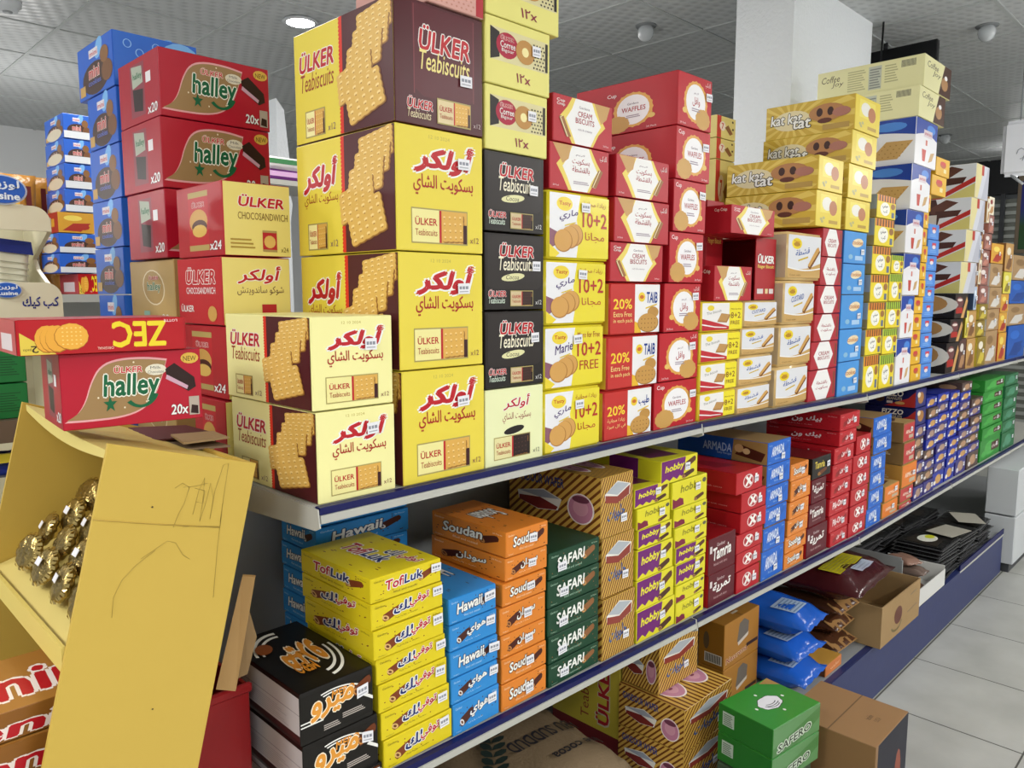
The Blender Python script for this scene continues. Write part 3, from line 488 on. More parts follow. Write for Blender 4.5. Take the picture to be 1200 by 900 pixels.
a = design('cake_red', 'cake_carton', 'carton', 'crimson marshmallow cake carton', '#a81830', .34); halley(a); a.on('L').bg('#a4172c'); a.rect(.3, .1, .66, .92, '#8a3a48'); a.poly([(.36, .55), (.62, .6), (.6, .86), (.34, .9)], '#a8b0a0'); a.poly([(.38, .2), (.6, .16), (.62, .5), (.36, .54)], '#2a1a1a'); a.text('halley', .38, .66, .6, .78, '#2a6a4a', None, .04); a.text('x20', .72, .08, .95, .22, '#f0ecec', '#3a3a4a', .04, .1, ow=.03); a.rect(.7, .56, .82, .72, '#e4e0e4'); a.on('T').bg('#a51830')
for key, bg, ar in (('sandwich_yellow', '#e3d57e', 0), ('sandwich_arabic', '#e3d57e', 1)):
    a = design(key, 'biscuit_carton', 'carton', 'yellow faced chocolate sandwich carton with %s lettering' % ('Arabic' if ar else 'English'), '#b02030', .38); a.bg(bg)
    if ar: a.text('أولكر', .22, .62, .86, .88, RED, WHT, .05, .2); a.text('شوكو ساندويتش', .2, .44, .9, .58, '#6a4a3a', None, .01)
    else: ulker(a, .22, .68, .9, .84); a.text('CHOCOSANDWICH', .2, .5, .96, .6, '#7a5a2a', None, .01)
    a.rect(.56, .06, .78, .36, '#b0242c'); a.ell(.67, .2, .09, .09, '#d8b060', 14); a.rect(.56, .33, .78, .36, '#a8905a'); a.rect(.56, .06, .78, .09, '#a8905a'); a.text('x24', .84, .06, .96, .13, '#7a6a2a'); a.lines(.08, .1, .46, .26, 3, '#a88a3a', .4)
    a.on('L').bg('#ab1f2a'); a.rect(.26, .1, .7, .92, '#b8242e'); a.rect(.26, .84, .7, .92, '#b09a5c'); a.rect(.26, .08, .7, .16, '#b09a5c'); a.ell(.48, .5, .2, .17, '#c89a50', 20); a.ell(.5, .42, .17, .1, '#4a2018', 16); a.ell(.5, .36, .16, .09, '#d8b25c', 14); ulker(a, .34, .7, .62, .78); a.text('x24', .72, .08, .96, .2, '#f0ecec', '#3a3a4a', .04, .1, ow=.03); a.on('T').bg('#a81f2a')
a = design('sandwich_text', 'biscuit_carton', 'carton', 'red chocolate sandwich carton with yellow side', '#b02030', .38); a.bg('#e3d57e'); a.text('أولكر', .22, .62, .86, .88, RED, WHT, .05, .2); a.text('شوكو ساندويتش', .2, .44, .9, .58, '#6a4a3a', None, .01); a.rect(.56, .0, .78, .3, '#b0242c'); a.on('L').bg('#b81f2a'); ulker(a, .2, .62, .86, .86); a.text('CHOCOSANDWICH', .2, .46, .86, .56, '#f0e4e4', None, .02); a.text('ÜLKER', .06, .18, .36, .3, WHT, None, .03); a.ell(.78, .16, .1, .12, '#c89a50', 12); a.on('T').bg('#a81f2a')
a = design('cake_gold', 'cake_carton', 'carton', 'gold marshmallow cake carton', '#b8965c', .34); a.bg('#b0905a'); a.on('L').bg('#b8985e'); a.ell(.54, .6, .24, .28, '#e0d0b0', 20, .5); a.ell(.54, .6, .22, .26, '#a8884e', 20, .5); a.text('halley', .4, .52, .7, .68, '#2a6a4a', '#e8e4d0', .04, ow=.04); ulker(a, .44, .72, .66, .78); a.text('20x', .72, .08, .94, .2, '#e0dcd0'); a.rect(.3, .06, .44, .24, '#8ab0a0'); a.on('T').bg('#b0905a')
for key, d in (('mini_blue', 'blue mini cookie carton'), ('mini_slim', 'slim blue biscuit box')):
    a = design(key, 'cookie_carton', 'carton', d, '#2a5ec0', .3)
    for f in 'LF':
        a.on(f).bg('#2a62c8'); a.ell(.62, .84, .1, .2, '#7ab4ec', 12, -.3); a.ell(.5, .32, .38, .31, '#4a342c', 20); a.rect(.34, .72, .6, .88, '#e0dce4'); a.text('mini', .36, .75, .58, .84, '#c02a3a', None, .03)
        a.text('mini', .32, .34, .62, .54, '#c84a4a', '#e8e0d8', .05, .0, ow=.05); a.text('cookies', .3, .2, .66, .3, '#6a7ac8', None, .03); a.ell(.84, .34, .15, .2, '#7a5234', 14); a.ell(.78, .66, .12, .16, '#8a6038', 14); a.rect(.04, .06, .2, .26, '#c8a05a')
    if key == 'mini_blue':
        a.on('F').bg('#2f6cd0'); a.ell(.8, .5, .3, .5, '#7ab8f0', 20); a.ell(.42, .3, .16, .24, '#2a1c3a', 16)
        for x, y in ((.16, .8), (.5, .82), (.3, .66), (.7, .8)): ring(a, x, y, .05, .08, .012, '#8ac0f4')
    else: a.on('L'); a.ell(.5, .24, .4, .24, '#d8ceb8', 18); a.on('F'); a.rect(0, 0, 1, .3, '#d8dce0')
a = design('cracker_red', 'cracker_box', 'box', 'long red cracker box lying upside down', '#a8141e', .32); a.bg('#b0141e'); a.M = lambda p: (1-p[0], 1-p[1])
a.text('ZEC', .12, .1, .46, .86, '#e6cf2c', None, .06); a.text('ORIGINAL', .46, .84, .56, .92, '#e8d0c0'); a.text('LOTTE', .04, .04, .13, .12, '#f0dcdc', None, .02); a.poly([(1, 0), (1, .5), (.84, 1), (1, 1)], '#d8bf4a') if 0 else None
a.poly([(.8, 1), (1, 1), (1, .35)], '#d8bf4a'); a.text('2', .9, .74, .94, .94, '#3a2a1a', None, .03); a.text('packs', .94, .8, .985, .9, '#3a2a1a'); a.M = None
for x in (.15, .18, .21): a.ell(x, .44, .07, .4, '#a86a1c', 26, 0, .015, 13); a.ell(x, .46, .068, .385, '#e0a23c', 26, 0, .015, 13)
a.ell(.29, .5, .1, .4, '#a86a1c', 30, 0, .015, 15); a.ell(.292, .51, .097, .385, '#e4a840', 30, 0, .015, 15); a.dots([(.24+.026*(k % 5), .28+.12*(k//5)) for k in range(25)], .006, '#f4cf7c', 3); a.on('L').bg('#b84a50'); a.rect(.2, .1, .8, .6, '#d8ccd0'); a.on('T').bg('#a8141e')
# ---------------------------------------------------------------- the room
def nodes_mat(name, rough=.5):
    m = bpy.data.materials.new(name); m.use_nodes = True; nt = m.node_tree; b = nt.nodes['Principled BSDF']; b.inputs['Roughness'].default_value = rough
    return m, nt, b
def N(nt, t, **kw):
    n = nt.nodes.new(t)
    for k, v in kw.items(): setattr(n, k, v)
    return n
# floor: 0.465 m stone tiles with thin dark joints
FT, FX, FY = .465, 3.272-.465*6, .93-.465*2
m_floor, nt, b = nodes_mat('floor_tiles', .38)
tc = N(nt, 'ShaderNodeTexCoord'); mp = N(nt, 'ShaderNodeMapping'); mp.inputs['Location'].default_value = (-FX, -FY, 0)
br = N(nt, 'ShaderNodeTexBrick'); br.offset = 0; br.inputs['Scale'].default_value = 1; br.inputs['Brick Width'].default_value = FT; br.inputs['Row Height'].default_value = FT
br.inputs['Mortar Size'].default_value = .003; br.inputs['Color1'].default_value = lin('#b6b7b2'); br.inputs['Color2'].default_value = lin('#b0b1ac'); br.inputs['Mortar'].default_value = lin('#54544f')
no = N(nt, 'ShaderNodeTexNoise'); no.inputs['Scale'].default_value = 5; no.inputs['Detail'].default_value = 6
mx = N(nt, 'ShaderNodeMix', data_type='RGBA', blend_type='MULTIPLY'); mx.inputs[0].default_value = .5
rp = N(nt, 'ShaderNodeValToRGB'); rp.color_ramp.elements[0].position = .3; rp.color_ramp.elements[0].color = (.62, .62, .61, 1); rp.color_ramp.elements[1].position = .7; rp.color_ramp.elements[1].color = (1, 1, 1, 1)
L = nt.links.new
L(tc.outputs['Object'], mp.inputs[0]); L(mp.outputs[0], br.inputs['Vector']); L(tc.outputs['Object'], no.inputs['Vector']); L(no.outputs['Fac'], rp.inputs[0])
L(br.outputs['Color'], mx.inputs[6]); L(rp.outputs[0], mx.inputs[7]); L(mx.outputs[2], b.inputs['Base Color'])
X0, X1, Y0, Y1 = -4.5, 10.2, -3.2, 7.6
mb = MB(); mb.box((X0, Y0, -.05), (X1, Y1, 0), m_floor); tag(mb.build('floor'), kind='structure')
# ceiling: vinyl faced tiles with an embossed lens pattern
m_ceil, nt, b = nodes_mat('ceiling_tiles', .42)
tc = N(nt, 'ShaderNodeTexCoord'); sp = N(nt, 'ShaderNodeSeparateXYZ'); L = nt.links.new
L(tc.outputs['Object'], sp.inputs[0])
def mth(op, a, c=None):
    n = N(nt, 'ShaderNodeMath', operation=op)
    for i, v in enumerate((a, c)):
        if v is None: continue
        if isinstance(v, (int, float)): n.inputs[i].default_value = v
        else: L(v, n.inputs[i])
    return n.outputs[0]
k1 = 2*PI/.085
s1 = mth('SINE', mth('MULTIPLY', mth('ADD', sp.outputs[0], mth('MULTIPLY', sp.outputs[1], .5)), k1)); s2 = mth('SINE', mth('MULTIPLY', mth('SUBTRACT', mth('MULTIPLY', sp.outputs[1], 1.3), mth('MULTIPLY', sp.outputs[0], .3)), k1*.8))
pr = mth('MULTIPLY', s1, s2)
bp = N(nt, 'ShaderNodeBump'); bp.inputs['Strength'].default_value = .22; bp.inputs['Distance'].default_value = .006; L(pr, bp.inputs['Height']); L(bp.outputs[0], b.inputs['Normal'])
rp = N(nt, 'ShaderNodeValToRGB'); rp.color_ramp.elements[0].color = lin('#a9acae'); rp.color_ramp.elements[0].position = .0; rp.color_ramp.elements[1].color = lin('#c0c3c4'); rp.color_ramp.elements[1].position = .5
L(mth('ADD', mth('MULTIPLY', pr, .5), .5), rp.inputs[0]); L(rp.outputs[0], b.inputs['Base Color'])
mb = MB(); mb.box((X0, Y0, CEIL), (X1, Y1, CEIL+.05), m_ceil); tag(mb.build('ceiling'), kind='structure')
mb = MB(); GX, GY = .95*1.38, 2.08*1.38; g = mat('#b4b8b8', .35)
k = -10
while GX+.6*k < X1:
    if GX+.6*k > X0: mb.box((GX+.6*k-.009, Y0, CEIL-.006), (GX+.6*k+.009, Y1, CEIL), g)
    k += 1
k = -10
while GY+.6*k < Y1:
    if GY+.6*k > Y0: mb.box((X0, GY+.6*k-.009, CEIL-.0055), (X1, GY+.6*k+.009, CEIL), g)
    k += 1
tag(mb.build('trim_1'), kind='structure')
m_wall = mat('#e2e4e6', .7)
for nm, lo, hi in (('wall_back', (X0, Y1, 0), (X1, Y1+.1, CEIL)), ('wall_left', (X0-.1, Y0, 0), (X0, Y1, CEIL)), ('wall_near', (X0, Y0-.1, 0), (X1, Y0, CEIL))):
    mb = MB(); mb.box(lo, hi, m_wall); tag(mb.build(nm), kind='structure')
m_plaster = mat('#eef2f6', .6, bump=.5, scale=60)
mb = MB(); mb.box((3.351, 1.6, 0), (4.242, 1.875, CEIL), m_plaster); tag(mb.build('pillar'), kind='structure')
p = at(319, 150, y=4.2); q = at(339, 150, y=4.2)
zt_ = at(330, 116, y=4.2).z
mb = MB(); mb.slab([(p.x, 4.2, 0), (q.x, 4.2, 0), (q.x-.01, 4.2, 1.9), (q.x+.006, 4.2, 2.0), (q.x-.02, 4.2, 2.1), (q.x, 4.2, 2.2), (q.x-.03, 4.2, zt_-.06), (p.x+.03, 4.2, zt_)], (0, .25, 0), m_plaster); tag(mb.build('partition'), kind='structure')
# far wall: steel roller shutters with a dark header
mb = MB(); XF = 9.4; dk = mat('#73766f', .45, .3); b2 = mat('#a2a5a0', .4, .3)
mb.box((XF+.05, Y0, 0), (XF+.15, Y1, CEIL), '#5c6064')
mb.box((XF-.02, Y0, 2.50), (XF+.05, Y1, CEIL), '#1c1d20')
tag(mb.build('wall_right'), kind='structure')
mb = MB()
for k in range(30): mb.box((XF, Y0, .05+k*.08), (XF+.05, Y1, .085+k*.08), b2); mb.box((XF+.02, Y0, .085+k*.08), (XF+.05, Y1, .13+k*.08), dk)
for k in range(6): mb.box((XF-.04, -2.4+k*1.5, 0), (XF, -2.36+k*1.5, 2.5), '#3a3c40')
tag(mb.build('door_1'), kind='structure')

# ---------------------------------------------------------------- the gondola
TOPK = [(.3, -.317), (.584, -.317), (1.66, -.318), (2.74, -.343), (3.82, -.347), (9, -.355)]
MIDK = [(.2, -.793), (.584, -.795), (1.66, -.823), (2.74, -.854), (3.82, -.850), (9, -.848)]
def lerp(K, x):
    for (a, p), (c, q) in zip(K, K[1:]):
        if x <= c: return p+(q-p)*(x-a)/(c-a)
    return K[-1][1]
DECK = .222
def shelf(lev, x): return EYE.z+lerp(TOPK if lev == 'top' else MIDK, x) if isinstance(lev, str) else lev
BX = [.584, 1.66, 2.74, 3.82, 4.9, 5.98]
white = mat('#b3b3ac', .45, bump=.08, scale=30); blue = mat('#0e1250', .4); grey = mat('#b2b5b6', .5)
where = ['at the open end of the aisle', 'second along the aisle', 'behind the red and blue bar boxes', 'behind the deep blue cookie boxes', 'at the white cabinet end']
for i in range(5):
    a, c = BX[i], BX[i+1]
    r = tag(empty('gondola_bay', (a, 1.0, 0)), 'grey metal gondola shelving bay, '+where[i], 'shelving', 'gondola bays along the aisle')
    def part(nm, mb): return mb.build(nm, r, (-a, -1.0, 0))
    for K, dep in ((TOPK, .5), (MIDK, .5)):
        z0, z1 = EYE.z+lerp(K, a+.001), EYE.z+lerp(K, c)
        y1 = 1.4895
        mb = MB(); vs = [(a+.002, 1.0, z0), (c-.002, 1.0, z1), (c-.002, y1, z1), (a+.002, y1, z0)]
        mb.slab([(x, y, z-.022) for x, y, z in vs], (0, 0, .0215), white); s = part('shelf_board', mb)
        mb = MB(); mb.slab([(a+.004, .986, z0-.0112), (c-.004, .986, z1-.0112), (c-.004, .986, z1), (a+.004, .986, z0)], (0, .0135, 0), blue); part('price_rail', mb)
        mb = MB(); mb.slab([(a+.004, .983, z0-.024), (c-.004, .983, z1-.024), (c-.004, .983, z1-.0115), (a+.004, .983, z0-.0115)], (0, .0165, 0), white); part('shelf_lip', mb)
        for xx, zz in ((a, z0), (c, z1)):
            s = .0 if xx == a else -.003
            mb = MB(); q = [(xx+s, .985, zz-.016), (xx+s, .982, zz-.03), (xx+s, .995, zz-.036), (xx+s, 1.44, zz-.06), (xx+s, 1.488, zz-.004), (xx+s, 1.2, zz-.002), (xx+s, .987, zz-.002)]
            mb.slab(q, (.0024, 0, 0), white); part('shelf_bracket', mb)
    mb = MB(); mb.box((a, 1.512, DECK if i < 3 else 0), (c, 1.53, (1.15, 1.5, 1.62, 1.62, 1.5)[i]), grey); part('back_panel', mb)
    mb = MB(); mb.box((a, .9505, DECK-.02), (min(c, 4.6), 1.49, DECK), mat('#8d9092', .45)); part('base_deck', mb) if i < 4 else None
    if i >= 3: mb = MB(); mb.box((max(a, 4.601), 1.04, DECK-.02), (c, 1.49, DECK), mat('#8d9092', .45)); part('base_deck', mb)
    if i < 4:
        mb = MB(); mb.box((a, .93, .012), (min(c, 4.6), .95, DECK-.001), mat('#27305e', .4, bump=.05, scale=15)); part('kick_panel', mb)
        mb = MB(); mb.box((a, .926, DECK-.010), (min(c, 4.6), .9298, DECK-.002), white if i == 3 else mat('#27305e', .4)); part('kick_lip', mb)
        if i == 3: mb = MB(); mb.box((a, .926, DECK+.0005), (4.6, .9315, DECK+.026), blue); part('price_rail', mb)
    mb = MB(); mb.box((a+.001, 1.4902, .0), (a+.02, 1.5118, .4 if i == 9 else 1.13 if i == 0 else 1.5), mat('#a9acae', .45)); part('upright', mb)
# ---------------------------------------------------------------- placing boxes
LAB = {}; SET = []
def put(key, x0, x1, y, z0, z1, dep, label, group=None, rz=0, sticker=True, gap=.0022):
    for _ in range(3):                       # neighbours may lean into each other: trim the later one so that they only touch
        for (a, c, y0_, y1_, b0, b1) in SET:
            if x0 < c-.0005 and x1 > a+.0005 and y < y1_ and y+dep > y0_ and z0 < b1-.012 and z1 > b0+.012:
                if x0 >= a-.01: x0 = c+.0003; x1 = max(x1, x0+.045)
                else: x1 = a-.0003; x0 = min(x0, x1-.045)
    SET.append((x0, x1, y, y+dep, z0, z1))
    D = DS[key]; w, h = x1-x0-gap-.0006, z1-z0-.0024
    if D['mesh'] is None: D['nom'] = (w, dep, h); D['mesh'] = carton_mesh(D['name'], D['art'], w, dep, h, D['base'], D['bev'], D['rough'], D['seg'])
    n = D['nom']; o = bpy.data.objects.new(D['name'], D['mesh']); C.objects.link(o)
    o.location = ((x0+x1+gap-.0006)/2, y, z0+.0004); o.scale = (w/n[0], dep/n[1], h/n[2]); o.rotation_euler.z = rz
    n_w = len(label.replace(',', ' ').split()); assert 4 <= n_w <= 16, (n_w, label)
    assert label not in LAB or LAB[label] == group, label
    LAB[label] = group; tag(o, label, D['cat'], group)
    if sticker and D['st']:
        sw, sh = (.021, .014) if n[0] < .16 else (.026, .016)
        s = sticker_obj(); s.parent = o; sx_, sy_ = D['st']
        px = random.uniform(-.04, .04); s.location = ((sx_-.5+px)*n[0], -.0032, (sy_+random.uniform(-.06, .06))*n[2]); s.scale = (sw/.03/o.scale.x, 1, min(1, h*.35/.018)/o.scale.z)
        s.rotation_euler.y = random.uniform(-.06, .06)
    return o
_st = None
def sticker_obj():
    global _st
    if _st is None:
        mb = MB(); mb.box((-.015, -.0004, -.009), (.015, .0004, .009), '#e8e8ee')
        for k, (a, c) in enumerate(((-.012, -.006), (-.004, .002), (.004, .011))): mb.add([(a, -.0006, -.001), (c, -.0006, -.001), (c, -.0006, .004), (a, -.0006, .004)], [(0, 1, 2, 3)], '#8a8e9a')
        mb.add([(-.012, -.0006, -.006), (.011, -.0006, -.006), (.011, -.0006, -.004), (-.012, -.0006, -.004)], [(0, 1, 2, 3)], '#b0b2ba'); _st = mb.mesh('price_sticker')
    o = bpy.data.objects.new('price_sticker', _st); C.objects.link(o); return o
ORD = ['lowest', 'second from the bottom', 'third from the bottom', 'fourth from the bottom', 'fifth from the bottom', 'sixth from the bottom', 'seventh from the bottom', 'eighth from the bottom', 'ninth from the bottom', 'tenth from the bottom', 'eleventh from the bottom', 'twelfth from the bottom', 'thirteenth from the bottom']
def name_it(key, i, n, where):
    d = DS[key]['desc']; o = '' if n == 1 else (', topmost' if i == n-1 else ', '+ORD[i])
    t = d+o+' '+where if o else d+' '+where
    for f in (lambda d: d.split(' with ')[0], lambda d: d.split(' with ')[0].replace('purple and yellow', 'purple').replace('yellow and white ', 'yellow ')):
        if len(t.replace(',', ' ').split()) > 16: t = f(d)+o+' '+where
    return t
def col(where, rows, dep, y=1.0, lev='top', group=None, uL=None, sticker=True, jit=.004, first=None):
    """a stack from the shelf up; rows of (design, pixel column of the front vertical edge, pixel row of its top, pixel column of the far edge)"""
    z = None; n = len(rows); out = []
    for i, (key, uc, vt, uR) in enumerate(rows):
        yy = y+random.uniform(0, jit)
        if z is None:
            xa = sx(uc, yy, 1.0 if lev == 'top' else .6); z = shelf(lev, xa)
            if isinstance(lev, str): z = max(shelf(lev, xa), shelf(lev, xa+.15))
        x0, x1 = sx(uc, yy, z), sx(uR, yy, z); z1 = sz(vt, x0, yy)
        d = dep
        out.append(put(key, x0, x1, yy, z, z1, d, name_it(key, i, n, where), group or 'stack '+where, sticker=sticker)); z = z1
    out.append(z); return out
def colx(where, keys, uc, uR, tops, dep, y=1.0, lev='top', sticker=True):
    """a far stack of constant position: pixel columns at the shelf, pixel rows of the box tops"""
    zz = 1.1 if lev == 'top' else .62
    x0 = sx(uc, y, zz); x1 = sx(uR, y, zz); z = max(shelf(lev, x0), shelf(lev, x1)); n = len(tops); zt = sz(tops[-1], x0, y)
    for i, v in enumerate(tops):
        z1 = sz(v, x0, y); j = random.uniform(0, .012)
        put(keys[i % len(keys)] if not isinstance(keys[0], list) else keys[0][i], x0, x1, y+j, z, z1, dep, name_it(keys[i % len(keys)] if not isinstance(keys[0], list) else keys[0][i], i, n, where), 'stack '+where, sticker=sticker); z = z1
    return z
def even(v0, v1, n): return [v0+(v1-v0)*(k+1)/n for k in range(n)]
# ---------------------------------------------------------------- top shelf, from its open end
col('at the open shelf end', [('tea_pale', 372, 483, 464), ('tea_pale', 365, 370, 461)], .276)
r2 = col('in the tall end stack', [('tea_yellow', 472, 435, 568), ('tea_yellow', 468, 293, 566), ('tea_yellow', 464, 141, 566), ('tea_maroon', 462, -12, 566)], .30)
col('beside the tall end stack', [('cocoa_pale', 568, 457, 636), ('cocoa_black', 567, 364, 637), ('cocoa_black', 567, 270, 637), ('cocoa_black', 567, 173, 637), ('ring_biscuit', 568, 95, 641), ('ring_biscuit', 568, 13, 644), ('ring_biscuit', 568, -70, 655)], .28)
a = design('pink_box', 'biscuit_box', 'box', 'x', '#cf9a90', .4); a.bg('#d2a096'); a.rect(.86, 0, 1, 1, '#b0303a'); a.dots([(.05+.09*(k % 9)+.04*(k//9 % 2), .08+.1*(k//9)) for k in range(72)], .02, '#c08478', 1.2)
zq = r2[-1]; put('pink_box', sx(500, 1.0, zq), sx(567, 1.0, zq), 1.0, zq, zq+.075, .2, 'pale pink box lying on the maroon fronted carton', sticker=False)
z4 = col('beside the black cartons', [('marie_arabic', 636, 459, 703), ('marie_english', 636, 382, 707), ('marie_arabic', 637, 303, 710), ('marie_arabic', 641, 220, 714), ('cream_arabic', 643, 163, 713), ('cream_english', 647, 106, 717)], .26)
col('beside the round biscuit multipacks', [('taib_arabic', 706, 459, 763), ('taib_english', 710, 394, 770), ('taib_english', 713, 330, 773), ('cream_english', 714, 282, 776), ('cream_arabic', 719, 229, 783), ('cream_arabic', 721, 178, 783)], .25)
col('in the tall waffle stack', [('waffle_english', 765, 449, 815), ('waffle_arabic', 771, 390, 817), ('waffle_arabic', 777, 331, 820), ('waffle_english', 783, 270, 823), ('waffle_english', 788, 208, 826), ('waffle_english', 791, 145, 831), ('waffle_arabic', 793, 80, 833)], .30, y=1.004)
r7 = col('beside the waffle stack', [('cracker_offer', 816, 462, 861), ('cracker_offer', 816, 427, 863), ('cracker_offer', 817, 390, 867), ('cracker_offer', 819, 353, 870)], .30)
z7 = r7[-1]
x0 = sx(836, 1.0, z7); x1 = sx(880, 1.0, z7)
put('cream_arabic', x0, x1, 1.0, z7, sz(310, x0, 1.0), .12, 'red cream biscuit box lying on the square biscuit packs', sticker=False)
x0 = sx(825, 1.13, z7); x1 = min(sx(849, 1.13, z7), sx(884, 1.03, z7)-.004)
put('finger_box', x0, x1, 1.13, z7, sz(233, x0, 1.13), .13, 'tall red finger biscuit box standing behind the cream biscuit box')
r8 = col('beside the square biscuit packs', [('wafer_cream', 862, 454, 901), ('wafer_cream', 864, 418, 904), ('wafer_cream', 867, 384, 907), ('wafer_custard', 870, 352, 910)], .28)
z8 = r8[-1]
# the cut-open finger biscuit box: its end facing the shop is torn away
x0 = sx(884, 1.03, z8); x1 = sx(907, 1.03, z8); d8 = .20; zt = sz(278, x0, 1.03)
o = tag(empty('biscuit_box', (x0, 1.03, z8+.0004)), 'empty red finger biscuit box with its end cut open', 'box'); h8 = zt-z8-.001; w8 = x1-x0
mb = MB(); t = .003
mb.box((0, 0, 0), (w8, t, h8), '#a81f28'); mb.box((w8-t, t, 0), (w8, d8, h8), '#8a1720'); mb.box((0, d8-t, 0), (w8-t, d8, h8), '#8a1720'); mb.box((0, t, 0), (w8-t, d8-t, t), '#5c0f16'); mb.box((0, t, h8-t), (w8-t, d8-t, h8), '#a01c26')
mb.build('carton_body', o)
mb = MB(); v, f, _e = glyphs('ÜLKER', .04, .1); mb.add([(.1*w8+p[0]*.8*w8, -.0008, h8*(.6+.14*p[1])) for p in v], f, WHT); v, f, _e = glyphs('Finger Biscuit', .02); mb.add([(.1*w8+p[0]*.8*w8, -.0008, h8*(.5+.07*p[1])) for p in v], f, '#e8c860')
for a, c, hx in ((.1, .4, '#d8d0d0'), (.5, .64, '#e2cf9c'), (.7, .92, '#d8d0d0')): mb.add([(a*w8, -.0008, .1*h8), (c*w8, -.0008, .1*h8), (c*w8, -.0008, .18*h8), (a*w8, -.0008, .18*h8)], [(0, 1, 2, 3)], hx)
mb.build('printed_front', o)
mb = MB(); mb.slab([(.004, .03, .003), (.004, d8-.02, .003), (.004, d8-.02, .3*h8), (.004, .16, .55*h8), (.004, .05, .42*h8)], (.002, 0, 0), '#8a6f2a'); mb.build('inner_flap', o)
x0 = sx(856, 1.0, zt); x1 = sx(907, 1.0, zt)
put('cream_english', x0, x1, 1.0, zt, sz(238, x0, 1.0), .12, 'red cream biscuit box topping the cut open box', sticker=False)
# behind: yellow bar boxes between the waffle stack and the pillar
yb = 1.34; x0 = sx(834, yb, 1.5); x1 = sx(856, yb, 1.5); z = shelf('top', x0)
for i, v in enumerate((330, 260, 185, 160, 133)):
    z1 = sz(v, x0, yb)
    put('far_orange' if i < 2 else 'bar_seven', x0, x1, yb, z, z1, .15, ['orange yellow box at the bottom behind the waffle stack', 'orange yellow box midway behind the waffle stack', 'third pale yellow red edged box behind the waffle stack', 'second pale yellow red edged box behind the waffle stack', 'topmost pale yellow red edged box behind the waffle stack'][i], 'boxes behind the waffle stack', sticker=False); z = z1
col('beside the small wafer packs', [('wafer_cream', 907, 431, 945), ('wafer_cream', 912, 381, 949), ('wafer_custard', 917, 328, 953), ('wafer_cream', 921, 270, 961)], .28)
r10 = col('beside the large wafer packs', [('hex_arabic', 946, 435, 978), ('hex_english', 949, 401, 980), ('hex_arabic', 952, 368, 982), ('hex_english', 957, 334, 984), ('hex_arabic', 960, 300, 985), ('hex_english', 963, 266, 986)], .26, sticker=False)
r11 = col('beside the narrow red boxes', [('sky_box', 980, 425, 1005), ('sky_box', 982, 386, 1008), ('sky_box', 984, 345, 1010), ('sky_box', 986, 308, 1012), ('sky_box', 988, 269, 1014)], .26)
def rest(where, rows, z, dep, y=1.0, group=None):
    n = len(rows)
    for i, (key, uc, vt, uR) in enumerate(rows):
        x0, x1 = sx(uc, y, z), sx(uR, y, z); z1 = sz(vt, x0, y); put(key, x0, x1, y, z, z1, dep, name_it(key, i, n, where), group or 'boxes '+where, sticker=False); z = z1
rest('on the narrow red boxes', [('ring_yellow', 955, 221, 985), ('ring_yellow', 958, 180, 987)], r10[-1], .30)
rest('on the small sky blue boxes', [('ring_yellow', 990, 231, 1018), ('ring_yellow', 993, 190, 1021), ('ring_yellow', 997, 150, 1026), ('ring_yellow', 1001, 108, 1030)], r11[-1], .30)
col('beside the sky blue boxes', [('stripe_orange', 1010, 417, 1028), ('stripe_orange', 1013, 386, 1032), ('stripe_orange', 1016, 354, 1036), ('stripe_orange', 1019, 321, 1040), ('stripe_orange', 1021, 287, 1043), ('stripe_orange', 1024, 254, 1047), ('stripe_orange', 1027, 226, 1049)], .2, sticker=False)
col('beside the orange striped boxes', [('stripe_green', 1029, 416, 1046), ('stripe_green', 1033, 385, 1050), ('stripe_green', 1037, 353, 1054), ('stripe_green', 1041, 320, 1056), ('stripe_green', 1044, 298, 1058)], .1, sticker=False)
r14 = col('beside the striped snack boxes', [('cracker_blue', 1047, 397, 1065), ('cracker_blue', 1052, 346, 1069), ('cracker_blue', 1057, 296, 1076), ('cracker_blue', 1060, 244, 1080), ('cracker_blue', 1066, 190, 1088), ('cracker_blue', 1071, 135, 1096)], .30, sticker=False)
rest('on the blue and white cartons', [('coffee_box', 1076, 98, 1106), ('coffee_box', 1082, 61, 1113)], r14[-1], .40)
colx('beside the blue and white cartons', ['mustard_box'], 1066, 1077, even(440, 224, 12)+[203, 182], .2, sticker=False) if 0 else None
x0 = sx(1066, 1.0, 1.12); x1 = sx(1078, 1.0, 1.12); z = shelf('top', x0); zt = sz(224, x0, 1.0); n = 11
for i in range(n):
    zz = z+(zt-z)/(n-i); put('mustard_box', x0, x1, 1.0+random.uniform(0, .01), z, zz, .2, name_it('mustard_box', i, 13, 'beside the cracker cartons'), 'stack beside the cracker cartons', sticker=False); z = zz
for i, (uc, v, uR) in enumerate(((1091, 203, 1108), (1096, 182, 1112))):
    x0, x1 = sx(uc, 1.0, z), sx(uR, 1.0, z); z1 = sz(v, x0, 1.0); put('mustard_box', x0, x1, 1.0, z, z1, .2, name_it('mustard_box', 11+i, 13, 'beside the cracker cartons'), 'stack beside the cracker cartons', sticker=False); z = z1
x0 = sx(1078, 1.0, 1.12); x1 = sx(1091, 1.0, 1.12); z = shelf('top', x0); zt = sz(261, x0, 1.0)
for i in range(10):
    zz = z+(zt-z)/(10-i); put('azure_box', x0, x1, 1.0+random.uniform(0, .01), z, zz, .2, name_it('azure_box', i, 10, 'beside the mustard boxes'), 'stack beside the mustard boxes', sticker=False); z = zz
col('beside the azure boxes', [('choc_black', 1107, 402, 1122), ('choc_black', 1112, 374, 1127), ('choc_black', 1118, 344, 1133), ('choc_white', 1124, 306, 1142), ('choc_white', 1130, 268, 1147), ('choc_white', 1136, 230, 1152), ('choc_white', 1142, 190, 1157)], .36, sticker=False)
